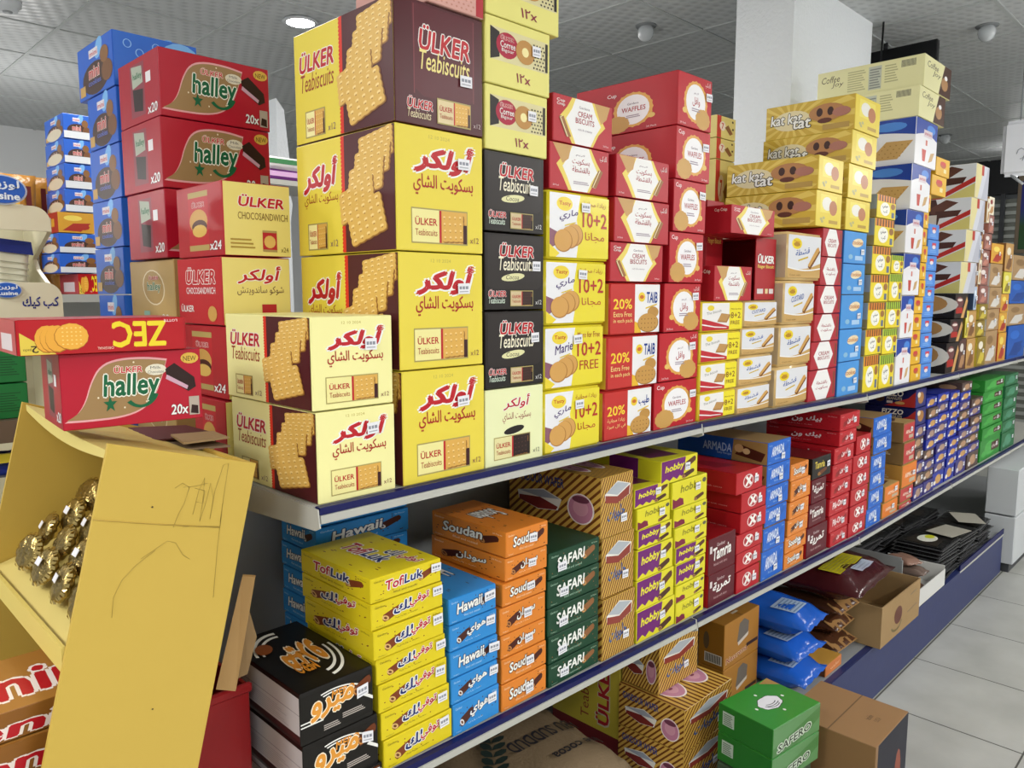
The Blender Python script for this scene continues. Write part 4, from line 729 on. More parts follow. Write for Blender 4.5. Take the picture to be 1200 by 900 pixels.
colx('beside the chocolate cartons', [['far_brown', 'far_yellow', 'far_blue', 'far_brown', 'far_blue']], 1123, 1131, [397, 364, 335, 305, 272], .2)
colx('second past the chocolate cartons', [['far_tan', 'far_tan', 'far_tan', 'far_cream', 'far_tan', 'far_brown', 'far_cream']], 1132, 1142, [397, 364, 333, 303, 280, 258, 228], .2)
colx('third past the chocolate cartons', [['far_olive', 'far_olive', 'far_olive', 'far_pink', 'far_pink', 'far_pink', 'far_pink', 'far_pink', 'far_cream']], 1143, 1153, [395, 375, 356, 334, 312, 292, 272, 250, 228], .2)
colx('fourth past the chocolate cartons', [['far_clear', 'far_clear', 'far_clear', 'far_clear', 'far_orange']], 1154, 1168, [388, 362, 336, 308, 284], .2)
colx('fifth past the chocolate cartons', [['far_orange', 'far_orange', 'far_orange', 'far_yellow', 'far_tan']], 1169, 1178, [390, 366, 344, 318, 284], .2)
colx('last before the screen', ['far_royal', 'far_clear'], 1179, 1199, [382, 356, 328, 298], .2, sticker=False)

# ---------------------------------------------------------------- middle shelf
col('at the middle shelf end', [('almond_black', 358, 938, 448), ('almond_black', 355, 876, 444), ('almond_black', 351, 814, 438)], .24, lev='mid')
col('beside the black nougat cartons', [('toffee_arabic', 448, 870, 530), ('toffee_arabic', 446, 837, 527), ('toffee_arabic', 443, 804, 524), ('toffee_arabic', 440, 774, 522), ('toffee_arabic', 437, 741, 520), ('toffee_arabic', 434, 709, 519), ('toffee_english', 433, 679, 517)], .215, lev='mid')
xh = sx(367, 1.27, 1.1); xg = sx(478, 1.27, 1.1); z = shelf('mid', xh); zt = sz(590, xh, 1.27); 
for i in range(8):
    zz = z+(zt-z)/(8-i); put('coconut_english', xh, xg, 1.27+.004*(i % 2), z, zz, .13, name_it('coconut_english', i, 8, 'behind the toffee boxes'), 'stack behind the toffee boxes', sticker=False); z = zz
col('beside the toffee boxes', [('coconut_arabic', 530, 827, 585), ('coconut_arabic', 528, 797, 583), ('coconut_english', 527, 766, 583), ('coconut_arabic', 526, 734, 582), ('coconut_english', 525, 703, 581)], .23, lev='mid')
col('beside the blue coconut boxes', [('caramel_english', 587, 804, 640), ('caramel_english', 587, 774, 640), ('caramel_arabic', 586, 746, 639), ('caramel_arabic', 585, 714, 639), ('caramel_english', 588, 685, 640), ('caramel_arabic', 591, 655, 641), ('caramel_english', 592, 624, 642)], .22, lev='mid')
col('beside the orange caramel boxes', [('safari_bar', 642, 780, 701), ('safari_bar', 642, 747, 701), ('safari_bar', 641, 715, 701), ('safari_bar', 641, 682, 702), ('safari_bar', 642, 649, 702)], .24, lev='mid')
col('beside the dark green boxes', [('child_stripe', 705, 704, 743), ('child_stripe', 704, 632, 742), ('child_stripe', 703, 560, 741)], .28, lev='mid')
x0 = sx(592, 1.16, 1.0); 
col('hidden behind the green boxes', [('child_stripe', 655, 690, 720), ('child_stripe', 655, 622, 720), ('child_stripe', 655, 556, 720)], .17, y=1.3, lev='mid', sticker=False)
HP, HY = 'hobby_purple', 'hobby_yellow'
col('beside the striped cartons', [(HP, 745, 718, 790), (HP, 745, 682, 789), (HP, 746, 646, 788), (HP, 747, 622, 787), (HY, 746, 597, 785), (HP, 743, 574, 784)], .22, lev='mid')
col('in the second hobby stack'.replace('hobby', 'purple and yellow'), [(HY, 791, 708, 824), (HY, 791, 688, 825), (HP, 791, 663, 826), (HP, 791, 643, 827), (HY, 790, 620, 828), (HY, 789, 597, 828), (HY, 787, 566, 828), (HP, 774, 541, 817)], .22, lev='mid')
col('beside the yellow bar boxes', [('dates_arabic', 829, 675, 860), ('dates_english', 829, 633, 861)], .12, lev='mid')
RL = 'red_plain'
col('beside the maroon date boxes', [(RL, 862, 672, 889), (RL, 862, 650, 891), (RL, 862, 628, 893), (RL, 867, 603, 897), (RL, 868, 579, 897), (RL, 862, 555, 893)], .26, lev='mid')
BE = 'blue_bar_english'
col('beside the red logo boxes', [(BE, 891, 648, 917), (BE, 893, 621, 919), (BE, 895, 597, 921), (BE, 897, 572, 923), (BE, 898, 546, 925), (BE, 899, 519, 926)], .30, lev='mid')
CE, CA = 'caramel_english', 'caramel_arabic'
col('beside the royal blue boxes', [(CE, 918, 651, 941), (CE, 919, 631, 944), (CA, 922, 611, 946), (CA, 924, 590, 947), (CA, 926, 565, 949), (CE, 926, 545, 947)], .2, lev='mid')
col('beside the small orange boxes', [('dates_arabic', 943, 621, 968), ('dates_english', 947, 592, 967), ('dates_arabic', 950, 563, 967), ('dates_gold', 951, 538, 973)], .2, lev='mid')
RE, RA = 'red_bar_english', 'red_bar_arabic'
col('beside the date bar boxes', [(RA, 972, 625, 992), (RE, 971, 606, 993), (RE, 971, 586, 994), (RA, 973, 566, 996), (RA, 975, 546, 998), (RA, 977, 526, 1000), (RA, 983, 506, 1003), (RA, 984, 486, 1007)], .26, lev='mid')
col('in the second red logo stack', [(RL, 993, 614, 1013), (RL, 995, 595, 1015), (RL, 996, 575, 1016), (RL, 998, 555, 1018), (RL, 999, 535, 1019), (RL, 1003, 512, 1020)], .2, lev='mid')
col('in the second royal blue stack', [(BE, 1014, 598, 1031), (BE, 1017, 576, 1034), (BE, 1019, 555, 1036), (BE, 1020, 535, 1037), (BE, 1023, 512, 1044), (BE, 1023, 490, 1044)], .24, lev='mid')
col('at the foot of the orange topped stack', [('tan_orange', 1033, 591, 1051), ('tan_orange', 1036, 571, 1053)], .1, lev='mid')
col('beside the second royal blue stack', [('tan_red', 1053, 592, 1067), ('tan_red', 1054, 573, 1069), ('tan_orange', 1056, 546, 1073), ('tan_red', 1058, 519, 1071), ('tan_red', 1058, 496, 1071)], .22, lev='mid')
CB, CV, CN = 'cookie_blue', 'cookie_violet', 'cookie_brown'
colx('first beside the tan boxes', [[CV, CN, CV, CN, CN, CV, 'peanut_blue', 'peanut_blue']], 1069, 1081, even(587, 500, 6)+[479, 457], .2, lev='mid')
colx('second from the tan boxes', [[CV, CN, CV, CN, CB, CV, CB, CN, CB]], 1082, 1094, even(578, 467, 9), .2, lev='mid')
colx('third from the tan boxes', [CB, CV], 1095, 1108, even(568, 462, 9), .2, lev='mid')
colx('fourth from the tan boxes', [CB], 1109, 1120, even(559, 460, 9), .2, lev='mid')
colx('fifth from the tan boxes', [CV, CB, CN], 1121, 1133, even(551, 449, 9), .2, lev='mid')
colx('last of the blue ones', [CN, CV], 1134, 1147, even(543, 468, 7), .2, lev='mid')
zg = colx('beside the brown and blue boxes', ['green_pack'], 1149, 1172, even(532, 446, 6), .2, lev='mid')
colx('at the white cabinet', ['green_dark'], 1173, 1188, even(522, 440, 6), .2, lev='mid')
x0 = sx(1149, 1.0, zg); x1 = sx(1190, 1.0, zg)
# ---------------------------------------------------------------- goods at the back of the open end (top shelf, other side)
YB = 1.545
zsh = EYE.z-.317
mb = MB(); mb.box((.586, 1.535, zsh-.022), (1.64, 2.02, zsh-.0005), white)
r = tag(empty('back_shelf', (.6, 1.6, zsh)), 'white metal shelf on the far side under the red cake cartons', 'shelf'); mb.build('shelf_board', r, (-.6, -1.6, -zsh))
mb = MB()
for yy in (1.6, 1.95): mb.box((.9, yy, 0), (.94, yy+.03, zsh-.022), '#a9acae')
mb.build('support_post', r, (-.6, -1.6, -zsh))
def back(key, uc, uR, uL, vt, vb, y, label, group=None, z0=None):
    z0 = z0 if z0 is not None else at(uc, vb, y=y).z; x0 = sx(uc, y, z0); x1 = sx(uR, y, z0); z1 = sz(vt, x0, y); d = sy(uL, x0, (z0+z1)/2)-y
    put(key, x0, x1, y, z0, z1, d, label, group, sticker=False); return z1
W1 = 'beside the pale tea cartons'
z = zsh
for i, (key, uc, uR, uL, vt) in enumerate((('sandwich_yellow', 266, 352, 228, 470), ('sandwich_yellow', 267, 350, 212, 382))):
    z = back(key, uc, uR, uL, vt, 0, 1.292, name_it(key, i, 2, W1)[:].replace('yellow faced ', ''), 'chocolate sandwich stack', z)
z = back('sandwich_text', 261, 342, 208, 299, 0, 1.293, 'red and yellow sandwich carton, second from its stack top', 'chocolate sandwich stack', z)
z = back('sandwich_yellow', 262, 342, 207, 209, 0, 1.294, 'topmost red and yellow sandwich carton of its stack', 'chocolate sandwich stack', z)
z = zsh
for i, (key, uc, uR, uL, vt) in enumerate((('cake_gold', 207, 330, 160, 470), ('cake_red', 207, 330, 160, 386), ('cake_gold', 206, 330, 153, 302), ('cake_red', 195, 325, 150, 219), ('cake_red', 190, 318, 143, 134), ('cake_red', 187, 317, 139, 52))):
    z = back(key, uc, uR, uL, vt, 0, YB+.002*i, name_it(key, i, 6, 'behind the sandwich cartons'), 'marshmallow cake stack', z)
z = zsh
for i, (uc, uL, vt) in enumerate(((150, 119, 415), (148, 117, 345), (146, 112, 288), (144, 109, 230), (142, 106, 165), (138, 103, 99), (133, 91, 32))):
    z = back('mini_blue', uc, uc+100, uL, vt, 0, 1.80+.002*i, name_it('mini_blue', i, 7, 'behind the red cake cartons'), 'blue cookie stack', z)
# pale pink box lying behind the maroon carton, under the ceiling
zz = sz(22, sx(500, 1.31, 2.0), 1.31)
# ---------------------------------------------------------------- second gondola beyond, seen past the cream display
r = tag(empty('wall_shelving', (.2, 3.0, 0)), 'white shelving of the next aisle seen past the cream display', 'shelving')
mb = MB(); mb.box((-.6, 3.36, 0), (1.3, 3.4, 1.75), '#c4c6c6'); mb.build('back_panel', r, (-.2, -3.0, 0))
for z in (.3, .8, at(90, 345, y=2.75).z):
    mb = MB(); mb.box((-.6, 2.72, z-.025), (1.3, 3.36, z), white); mb.build('shelf_board', r, (-.2, -3.0, 0))
for xx in (-.6, 1.27):
    mb = MB(); mb.box((xx, 3.33, 0), (xx+.03, 3.36, 1.72), '#a9acae'); mb.build('upright', r, (-.2, -3.0, 0))
z0 = at(90, 345, y=2.75).z; yb = 2.76
def far(key, uL, uR, vb, vt, y, dep, label, group=None):
    zb = at(uL, vb, y=y).z; x0 = sx(uL, y, zb); x1 = sx(uR, y, zb); put(key, x0, x1, y, zb, sz(vt, x0, y), dep, label, group, sticker=False)
zb = z0
for i, (key, a, c, vt) in enumerate((('cracker_red', 92, 122, 320), ('mini_slim', 70, 118, 296), ('mini_slim', 69, 116, 272), ('far_orange', 68, 112, 247), ('mini_slim', 76, 112, 220), ('mini_slim', 76, 110, 190), ('mini_slim', 75, 109, 161), ('mini_slim', 74, 108, 131))):
    x0 = sx(a, yb, zb); x1 = sx(c, yb, zb); z1 = sz(vt, x0, yb)
    put(key, x0, x1, yb, zb, z1, .2, ['red box at the stack foot beyond the cream display', 'lower wide blue box beyond the cream display', 'upper wide blue box beyond the cream display', 'flat yellow box under the slim blue boxes', 'lowest slim blue box beyond the cream display', 'second slim blue box up, beyond the cream display', 'third slim blue box up, beyond the cream display', 'topmost slim blue box beyond the cream display'][i], 'stack of the next aisle', sticker=False); zb = z1
# striped wafer bags and colourful packs of the next aisle
def pouch(mb, w, h, t, m, crimp=.06, seed=0, nx=10, ny=12, M=None, fold=.25):
    """a filled bag standing on its edge: width x, height z, puffed in y, with flat crimped ends"""
    rr = random.Random(seed); ph = [rr.uniform(0, 6) for k in range(4)]; vs = []; fs = []
    def pt(i, j, s):
        u, v = i/nx, j/ny; e = min(1, max(0, (min(v, 1-v)-crimp)/.22)); a = min(1, min(u, 1-u)/.16)
        b = (math.sin(e*PI/2)**.8)*(math.sin(a*PI/2)**.7)
        y = s*t/2*b*(1+fold*.35*math.sin(u*9+ph[0]+v*3)+fold*.35*math.sin(v*11+ph[1]+u*4))+(.004*math.sin(u*22+ph[2]) if e == 0 else 0)+s*.0008
        x = (u-.5)*w*(1-.07*math.sin(v*PI)); z = v*h
        return (x, y, z)
    for s in (-1, 1):
        n0 = len(vs); vs += [pt(i, j, s) for j in range(ny+1) for i in range(nx+1)]
        for j in range(ny):
            for i in range(nx):
                q = (n0+j*(nx+1)+i, n0+j*(nx+1)+i+1, n0+(j+1)*(nx+1)+i+1, n0+(j+1)*(nx+1)+i); fs.append(q if s < 0 else q[::-1])
    n1 = (nx+1)*(ny+1); b = [i for i in range(nx)]
    ringi = [i for i in range(nx+1)]+[j*(nx+1)+nx for j in range(1, ny+1)]+[ny*(nx+1)+i for i in range(nx-1, -1, -1)]+[j*(nx+1) for j in range(ny-1, 0, -1)]
    for k in range(len(ringi)): a, c = ringi[k], ringi[(k+1) % len(ringi)]; fs.append((a, n1+a, n1+c, c))
    if M: vs = [M @ Vector(v) for v in vs]
    return mb.add(vs, fs, m, True)
gb = mat('#9a6a2a', .25, bump=.3, scale=60)
zt0 = at(30, 270, y=3.0).z
for i, u in enumerate((14, 40, 62)):
    p = at(u, 268, y=2.95); mb = MB(); h = sz(203, p.x, 2.95)-z0
    pouch(mb, .16, h, .05, gb, seed=i, M=Matrix.Translation((p.x, 2.96+.08*i, z0)))
    for k in range(4): mb.slab([(p.x-.06+.034*k, 2.928+.08*i, z0+h*.5), (p.x-.045+.034*k, 2.928+.08*i, z0+h*.5), (p.x-.045+.034*k, 2.928+.08*i, z0+h*.9), (p.x-.06+.034*k, 2.928+.08*i, z0+h*.9)], (0, .003, 0), '#5c1e1e' if k % 2 else '#d8a844')
    tag(mb.build('snack_bag'), ['gold and brown striped bag partly behind the blue oval sign', 'gold and brown striped bag between the other two', 'gold and brown striped bag beside the slim blue boxes'][i], 'bag', 'striped bags of the next aisle')
p = at(321, 212, y=3.1)
for i, (cx, lab) in enumerate((('#e4dfe0', 'white and green pack on the shelf behind the cake cartons'), ('#6a2a7a', 'purple pack lying under the white and green one'))):
    mb = MB(); zz = at(321, 214, y=3.0).z+.001+(.05 if i == 0 else 0); mb.box((p.x-.12, 2.95, zz), (p.x+.1, 3.1, zz+.048), cx, .008, 2); mb.add([(p.x-.1, 2.949, zz+.02), (p.x+.08, 2.949, zz+.02), (p.x+.08, 2.949, zz+.04), (p.x-.1, 2.949, zz+.04)], [(0, 1, 2, 3)], '#3a7a4a' if i == 0 else '#c8a0c8')
    tag(mb.build('snack_pack'), lab, 'pack')
zz = at(321, 214, y=3.0).z
r = tag(empty('shelf_stack'.replace('_stack', ''), (p.x, 3.0, zz)), 'small white shelf carrying packs behind the cake cartons', 'shelf')
mb = MB(); mb.box((p.x-.3, 2.9, zz-.02), (p.x+.25, 3.2, zz), white); mb.build('board', r, (-p.x, -3.0, -zz))
mb = MB(); mb.box((p.x-.02, 3.18, 0), (p.x+.02, 3.22, zz), '#a9acae'); mb.build('post', r, (-p.x, -3.0, -zz))
# ---------------------------------------------------------------- cream display stand with an oval sign
YS = 1.72
cr = mat('#d6d0b4', .35)
def sp(u, v, y=YS): return at(u, v, y=y)
r = tag(empty('display_stand', (sp(0, 360).x-.2, YS, 0)), 'cream display stand with blue oval signs and packs of cakes', 'display stand')
o0 = Vector((sp(0, 360).x-.2, YS, 0))
def P(mb, nm, par=None):
    o = mb.build(nm, par or r)
    if par is None: o.location = -o0
    return o
XL = sp(0, 360).x-.28
zA, zB, zC, zD = sp(0, 375).z, sp(0, 338).z, sp(0, 268).z, sp(0, 238).z
xr1, xr2 = sp(74, 360).x, sp(61, 260).x
def rounded(x0, x1, z0, z1, rad):
    return [(x0, z0), (x1, z0)]+[(x1-rad+rad*math.cos(k/8*PI/2), z1-rad+rad*math.sin(k/8*PI/2)) for k in range(9)]+[(x0, z1)]
mb = MB(); mb.slab([(x, YS, z) for x, z in rounded(XL, xr1, zA, zB+.012, .03)], (0, .012, 0), cr); hd = P(mb, 'front_lip')
mb = MB(); mb.slab([(x, YS+.01, z) for x, z in rounded(XL, xr2, zC, zD+.0, .03)], (0, .012, 0), cr); P(mb, 'header_panel')
mb = MB(); mb.box((XL, YS+.2, .3), (xr2, YS+.21, zD+.02), cr); P(mb, 'back_panel')
mb = MB(); mb.slab([(xr2-.004, YS+.03, zA-.3), (xr2-.004, YS+.2, zA-.3), (xr2-.004, YS+.2, zD), (xr2-.004, YS+.022, zD-.02), (xr2-.004, YS+.022, zC), (xr2-.004, YS+.14, zC-.05), (xr2-.004, YS+.12, zB+.04), (xr2-.004, YS+.03, zB)], (.008, 0, 0), cr); P(mb, 'side_panel')
mb = MB(); mb.box((XL, YS+.012, zA+.002), (xr2-.004, YS+.2, zA+.012), cr); P(mb, 'shelf_board')
mb = MB(); mb.box((XL, YS+.012, zA-.45), (xr2-.004, YS+.2, zA-.44), cr); mb.box((XL, YS+.06, 0), (xr2-.004, YS+.2, .3), cr); P(mb, 'base')
def oval(u, v, ru, rv, nm, y, txt):
    c = at(u, v, y=y); k = (at(u+10, v, y=y)-c).length/10; n = 30; mb = MB()
    for s, t, m in ((1, .006, '#c9d4e4'), (.9, .003, '#1c58b8')): mb.slab([(c.x+ru*k*s*math.cos(2*PI*i/n), y-(.004 if s < 1 else 0), c.z+rv*k*s*math.sin(2*PI*i/n)) for i in range(n)], (0, t, 0), m)
    for t, dz, h, off in txt:
        gv, gf, _e = glyphs(t, .03); mb.add([(c.x+(p[0]-.5)*ru*k*1.3, y-.0055, c.z+(dz+p[1]*h)*rv*k) for p in gv], gf, '#dfe9f4')
    return P(mb, nm)
oval(2, 222, 30, 20, 'oval_sign', YS+.004, (('لوزين', .0, .6, 0), ('Lusine', -.65, .45, 0))); oval(8, 340, 18, 11, 'oval_sign', YS-.006, (('لوزين', .05, .55, 0), ('Lusine', -.6, .45, 0)))
v_, f_, _e = glyphs('كب كيك', .03); mb = MB(); x0, x1 = sp(27, 360).x, sp(69, 360).x; mb.add([(x0+p[0]*(x1-x0), YS-.001, sp(0, 362).z+.0+p[1]*(sp(0, 348).z-sp(0, 362).z)) for p in v_], f_, '#2a2f7a'); P(mb, 'lettering')
for i, (u, c1, c2, lab) in enumerate(((-44, '#9c2a22', '#d8d0bc', 'red topped cake pack in the cream display'), (11, '#1c2a7a', '#d9d9c4', 'white cake pack with dark blue top in the cream display'))):
    p = at(u, 342, y=YS+.07); h = sz(286, p.x, YS+.07)-zA-.012; mb = MB(); M = Matrix.Translation((p.x, YS+.1, zA+.023)) @ Matrix.Rotation(.1, 4, 'Y'); pouch(mb, .072, h, .042, c2, seed=i+5, M=M)
    hh = h*.3; mb.slab([M @ Vector(q) for q in ((-.037, -.026, h*.8), (.037, -.026, h*.8), (.035, -.012, h), (-.035, -.012, h))], (0, .004, 0), c1)
    for k in range(5): mb.slab([M @ Vector(q) for q in ((-.02, -.0285, h*.3+k*.012), (.03, -.0285, h*.3+k*.012), (.03, -.0285, h*.3+k*.012+.002), (-.02, -.0285, h*.3+k*.012+.002))], (0, .001, 0), '#9a9a86')
    tag(mb.build('cake_pack'), lab, 'pack')
# white carrier bag string hanging beside the display
# green boxes and dark goods on the shelf under the display
zg = at(20, 490, y=1.60).z
r2 = tag(empty('low_shelf', (at(10, 490, y=1.7).x, 1.7, 0)), 'dark shelf under the green boxes beside the yellow stand', 'shelf')
p0 = at(-60, 490, y=1.6); p1 = at(40, 490, y=1.6); q0 = Vector((at(10, 490, y=1.7).x, 1.7, 0))
mb = MB(); mb.box((p0.x, 1.58, zg-.04), (p1.x, 1.70, zg), '#6a5a4c'); o = mb.build('board', r2); o.location = -q0
mb = MB(); mb.box((p0.x-.014, 1.60, 0), (p0.x-.001, 1.69, zg-.001), '#4a4a4c'); mb.box((p1.x+.001, 1.60, 0), (p1.x+.014, 1.69, zg-.001), '#4a4a4c'); o = mb.build('support', r2); o.location = -q0; xm, xw = (p0.x+p1.x)/2, (p1.x-p0.x)
a = design('herb_green', 'tea_box', 'box', 'dark green box with lines of small print', '#1c6a34', .4); a.bg('#1e7038'); a.lines(.24, .2, .9, .8, 8, '#1a4a2a', .35); a.rect(0, .3, .12, .8, '#d8dce0'); a.on('L').bg('#185a2c'); a.on('T').bg('#1f7a3c')
z = zg
for i, vt in enumerate((447, 405)):
    x0 = at(-30, 470, y=1.6).x; x1 = at(34, 470, y=1.6).x; z1 = sz(vt, x1, 1.6); put('herb_green', x0, x1, 1.6, z, z1, .09, ['lower green box on the dark shelf', 'upper green box on the dark shelf'][i], 'green boxes on the dark shelf'); z = z1
for i, (u0, u1, v0, v1, cx, lab) in enumerate(((-20, 22, 560, 502, '#20358c', 'blue and yellow bag under the dark shelf'), (-20, 20, 640, 560, '#b8b4a8', 'pale printed sack under the blue bag'))):
    p = at((u0+u1)/2, v0, y=1.65); q = at((u0+u1)/2, v1, y=1.65); p.x = xm; q.x = xm; q.z = min(q.z, zg-.045); mb = MB(); pouch(mb, xw-.03, max(.05, q.z-p.z-.045), .07, mat(cx, .35), seed=30+i, M=Matrix.Translation((p.x, 1.65, p.z)))
    if i == 0: mb.slab([(p.x-.05, 1.606, q.z-.035), (p.x+.05, 1.606, q.z-.035), (p.x+.05, 1.612, q.z-.02), (p.x-.05, 1.612, q.z-.02)], (0, .01, 0), '#d8c83a')
    else: mb.slab([(p.x+.01, 1.606, p.z+.02), (p.x+.05, 1.606, p.z+.02), (p.x+.05, 1.612, p.z+.05), (p.x+.02, 1.612, p.z+.055)], (0, .01, 0), '#26221f')
    tag(mb.build('grocery_bag'), lab, 'bag')
mb = MB(); p = at(0, 640, y=1.65); mb.box((xm-xw/2+.02, 1.61, 0), (xm+xw/2-.02, 1.69, p.z-.001), '#8a8378', .004); tag(mb.build('storage_crate'), 'grey crate carrying the bags behind the yellow stand', 'crate')
# ---------------------------------------------------------------- yellow cardboard display stand leaning on the gondola end
YW, WD = 1.0, .40                                   # near wall plane and width of the stand
A = at(127, 520, y=YW); Bk = at(300, 543, y=YW); F0 = at(50, 900, y=YW); K0 = at(232, 900, y=YW)
def down(p, q, z): t = (z-p.z)/(q.z-p.z); return Vector((p.x+(q.x-p.x)*t, p.y, z))
AF, BF = down(A, F0, .02), down(Bk, K0, .02)
yc = mat('#c6a84c', .55, bump=.12, scale=8); yc_in = mat('#bfa149', .6, bump=.1, scale=8); kraft = mat('#b08d5c', .7, bump=.15, scale=25)
st = tag(empty('display_stand', (A.x, YW, 0)), 'yellow cardboard floor display leaning against the gondola end, pencil scribbles on its side', 'display stand')
so = Vector((A.x, YW, 0))
def SP(mb, nm, label=None):
    o = mb.build(nm, st); o.location = -so
    if label: o['label'] = label
    return o
T = Vector((0, .006, 0)); Wv = Vector((0, WD, 0))
mb = MB(); mb.slab([AF, BF, Bk, A], T, yc)
def onw(u, v): return at(u, v, y=YW-.0006)
def scrib(pts, m='#94813f', r=.00022):
    mb.tube([onw(*p) for p in pts], r, m, 4)
scrib([(205, 572), (214, 566), (222, 571), (216, 590), (209, 603), (203, 618)]); scrib([(226, 603), (233, 575), (240, 560), (238, 585), (234, 611), (241, 590), (247, 566), (250, 585), (246, 608), (252, 575), (262, 545), (268, 543), (264, 570), (258, 612)])
scrib([(214, 618), (226, 616), (258, 617), (261, 590), (255, 640), (250, 700)]); scrib([(228, 572), (240, 575), (238, 590), (230, 588)]); scrib([(165, 655), (180, 645), (196, 634), (206, 636), (214, 650), (222, 655)]); scrib([(131, 724), (133, 700), (143, 680), (160, 662), (182, 645)]); scrib([(108, 609), (180, 614), (257, 618)], '#b89a48', .0008); scrib([(215, 571), (228, 570), (244, 566)])
mb.tube([onw(178, 594), onw(179, 594.5)], .0012, '#4a4430', 5); mb.tube([onw(178, 831), onw(179.5, 831)], .001, '#5a5030', 5)
SP(mb, 'side_panel')
ins = at(28, 487, y=YW+WD)
A2 = A+Wv; B2 = Bk+Wv; A2.z += .012
mb = MB(); mb.slab([AF+Wv, BF+Wv, B2, A2], -T, yc_in); SP(mb, 'side_panel')
bt = (BF-Bk).normalized()
mb = MB(); mb.slab([BF+T, BF+Wv-T, B2-T, Bk+T], (-.006, 0, 0), yc_in); SP(mb, 'back_panel')
# curled top: sags between the walls, its front edge bright
mb = MB(); n = 12; vs = []
for k in range(n+1):
    t = k/n; y = YW+.007+(WD-.014)*t; fz = A.z-.012+(A2.z-A.z+.008)*t**2.4; bz = Bk.z-.004
    fx = A.x+.004+.05*math.sin(t*PI)*0
    vs += [(fx, y, fz), (Bk.x-.008, y, bz), (fx, y, fz-.010-.008*math.sin(t*PI)), (Bk.x-.008, y, bz-.006)]
fs = []
for k in range(n): a = 4*k; c = a+4; fs += [(a, a+1, c+1, c), (a+2, c+2, c+3, a+3), (a, c, c+2, a+2), (a+1, a+3, c+3, c+1)]
fs += [(0, 2, 3, 1), (4*n, 4*n+1, 4*n+3, 4*n+2)]
mb.add(vs, fs, mat('#d9c878', .5)); SP(mb, 'top_panel')
# tray for the foil cakes: a floor sloping up to the back and a folded front lip
t0 = at(78, 768, y=YW+.01); t1 = at(11, 664, y=YW+WD-.01); t1.x = t0.x-.0
tf = [Vector((t0.x, YW+.008, t0.z)), Vector((t0.x, YW+WD-.008, t1.z)), Vector((t0.x+.17, YW+WD-.008, t1.z+.05)), Vector((t0.x+.17, YW+.008, t0.z+.05))]
mb = MB(); mb.slab(tf, (0, 0, .004), mat('#dcc97a', .5))
mid = [tf[0], tf[1]]
mb.slab([tf[0]+Vector((-.006, 0, -.022)), tf[1]+Vector((-.006, 0, -.022)), tf[1]+Vector((-.006, 0, .012)), tf[0]+Vector((-.006, 0, .012))], (.005, 0, 0), mat('#d8c36a', .5)); SP(mb, 'tray')
# lower tray, mostly below the frame
zl = at(30, 930, y=YW+.2).z
mb = MB(); xf = down(A, F0, zl).x; xb = down(Bk, K0, zl).x; mb.box((xf, YW+.008, zl-.006), (xb-.012, YW+WD-.008, zl), yc_in); SP(mb, 'lower_tray')
# foil wrapped cakes on the tray
gold = mat('#a08a52', .26, .85, bump=.6, scale=55)
nm_ = (tf[1]-tf[0]).normalized(); tn = (tf[3]-tf[0]).normalized(); up_ = nm_.cross(tn); up_ = up_ if up_.z > 0 else -up_
def foil_mesh():
    mb = MB(); b = bmesh.new(); bmesh.ops.create_uvsphere(b, u_segments=20, v_segments=12, radius=1); rr = random.Random(3)
    for v in b.verts:
        a = math.atan2(v.co.y, v.co.x); k = 1+.05*math.sin(a*9)*(1-abs(v.co.z))+rr.uniform(-.02, .02)
        z = math.copysign(abs(v.co.z)**.6, v.co.z) if v.co.z else 0
        v.co = Vector((v.co.x*.026*k, v.co.y*.036*k, z*.009+.0012*math.sin(a*11)))
    mb.bm(b, gold, True)
    for k in range(26):
        a0 = 2*PI*k/26; a1 = a0+.16; mb.add([(.024*math.cos(a0), .033*math.sin(a0), .006), (.029*math.cos(a0), .040*math.sin(a0), .001+.003*(k % 2)), (.029*math.cos(a1), .040*math.sin(a1), .002), (.024*math.cos(a1), .033*math.sin(a1), .006)], [(0, 1, 2, 3)], mat('#c8b070', .2, .9))
    return mb.mesh('foil_cake')
fm = foil_mesh(); rr = random.Random(5)
FC = [(r, c, 1 if (r+c) % 3 else 0) for r in range(4) for c in range(4)][::-1]
rows_ = ['topmost gold foil cake by the far inner wall', 'top row gold foil cake beside the far one', 'gold foil cake before the red chocolate box', 'gold foil cake touching the big yellow side panel', 'gold foil cake by the far inner wall', 'gold foil cake in the middle of the heap', 'plain gold foil cake in the heap middle', 'gold foil cake resting against its upper neighbours', 'gold foil cake tucked under the red box', 'gold foil cake beside the grey foil end', 'gold foil cake first on the tray lip', 'gold foil cake second along the tray lip', 'gold foil cake third along the tray lip', 'gold foil cake last along the tray lip', 'gold foil cake at the tray corner', 'gold foil cake half behind the side panel']
for (r_, c_, s), lab in zip(FC, rows_):
    fr = (c_+.5+.25*(r_ % 2))/4.4; x = t0.x+.034+.031*r_; p = Vector((x, YW+.012+(WD-.03)*fr, t0.z+(t1.z-t0.z)*fr+.044+.022*r_))
    o = bpy.data.objects.new('foil_cake', fm); C.objects.link(o); o.location = p
    o.rotation_euler = (0, -1.05+rr.uniform(-.05, .05), rr.uniform(-.06, .06)); o.rotation_euler.x = rr.uniform(-.12, .12); tag(o, lab, 'cake', 'foil cakes in the yellow display')
    if s:
        c = sticker_obj(); c.parent = o; c.location = (.004, 0, .0125); c.rotation_euler = (PI/2, 0, PI/2); c.scale = (.6, 1, .6)
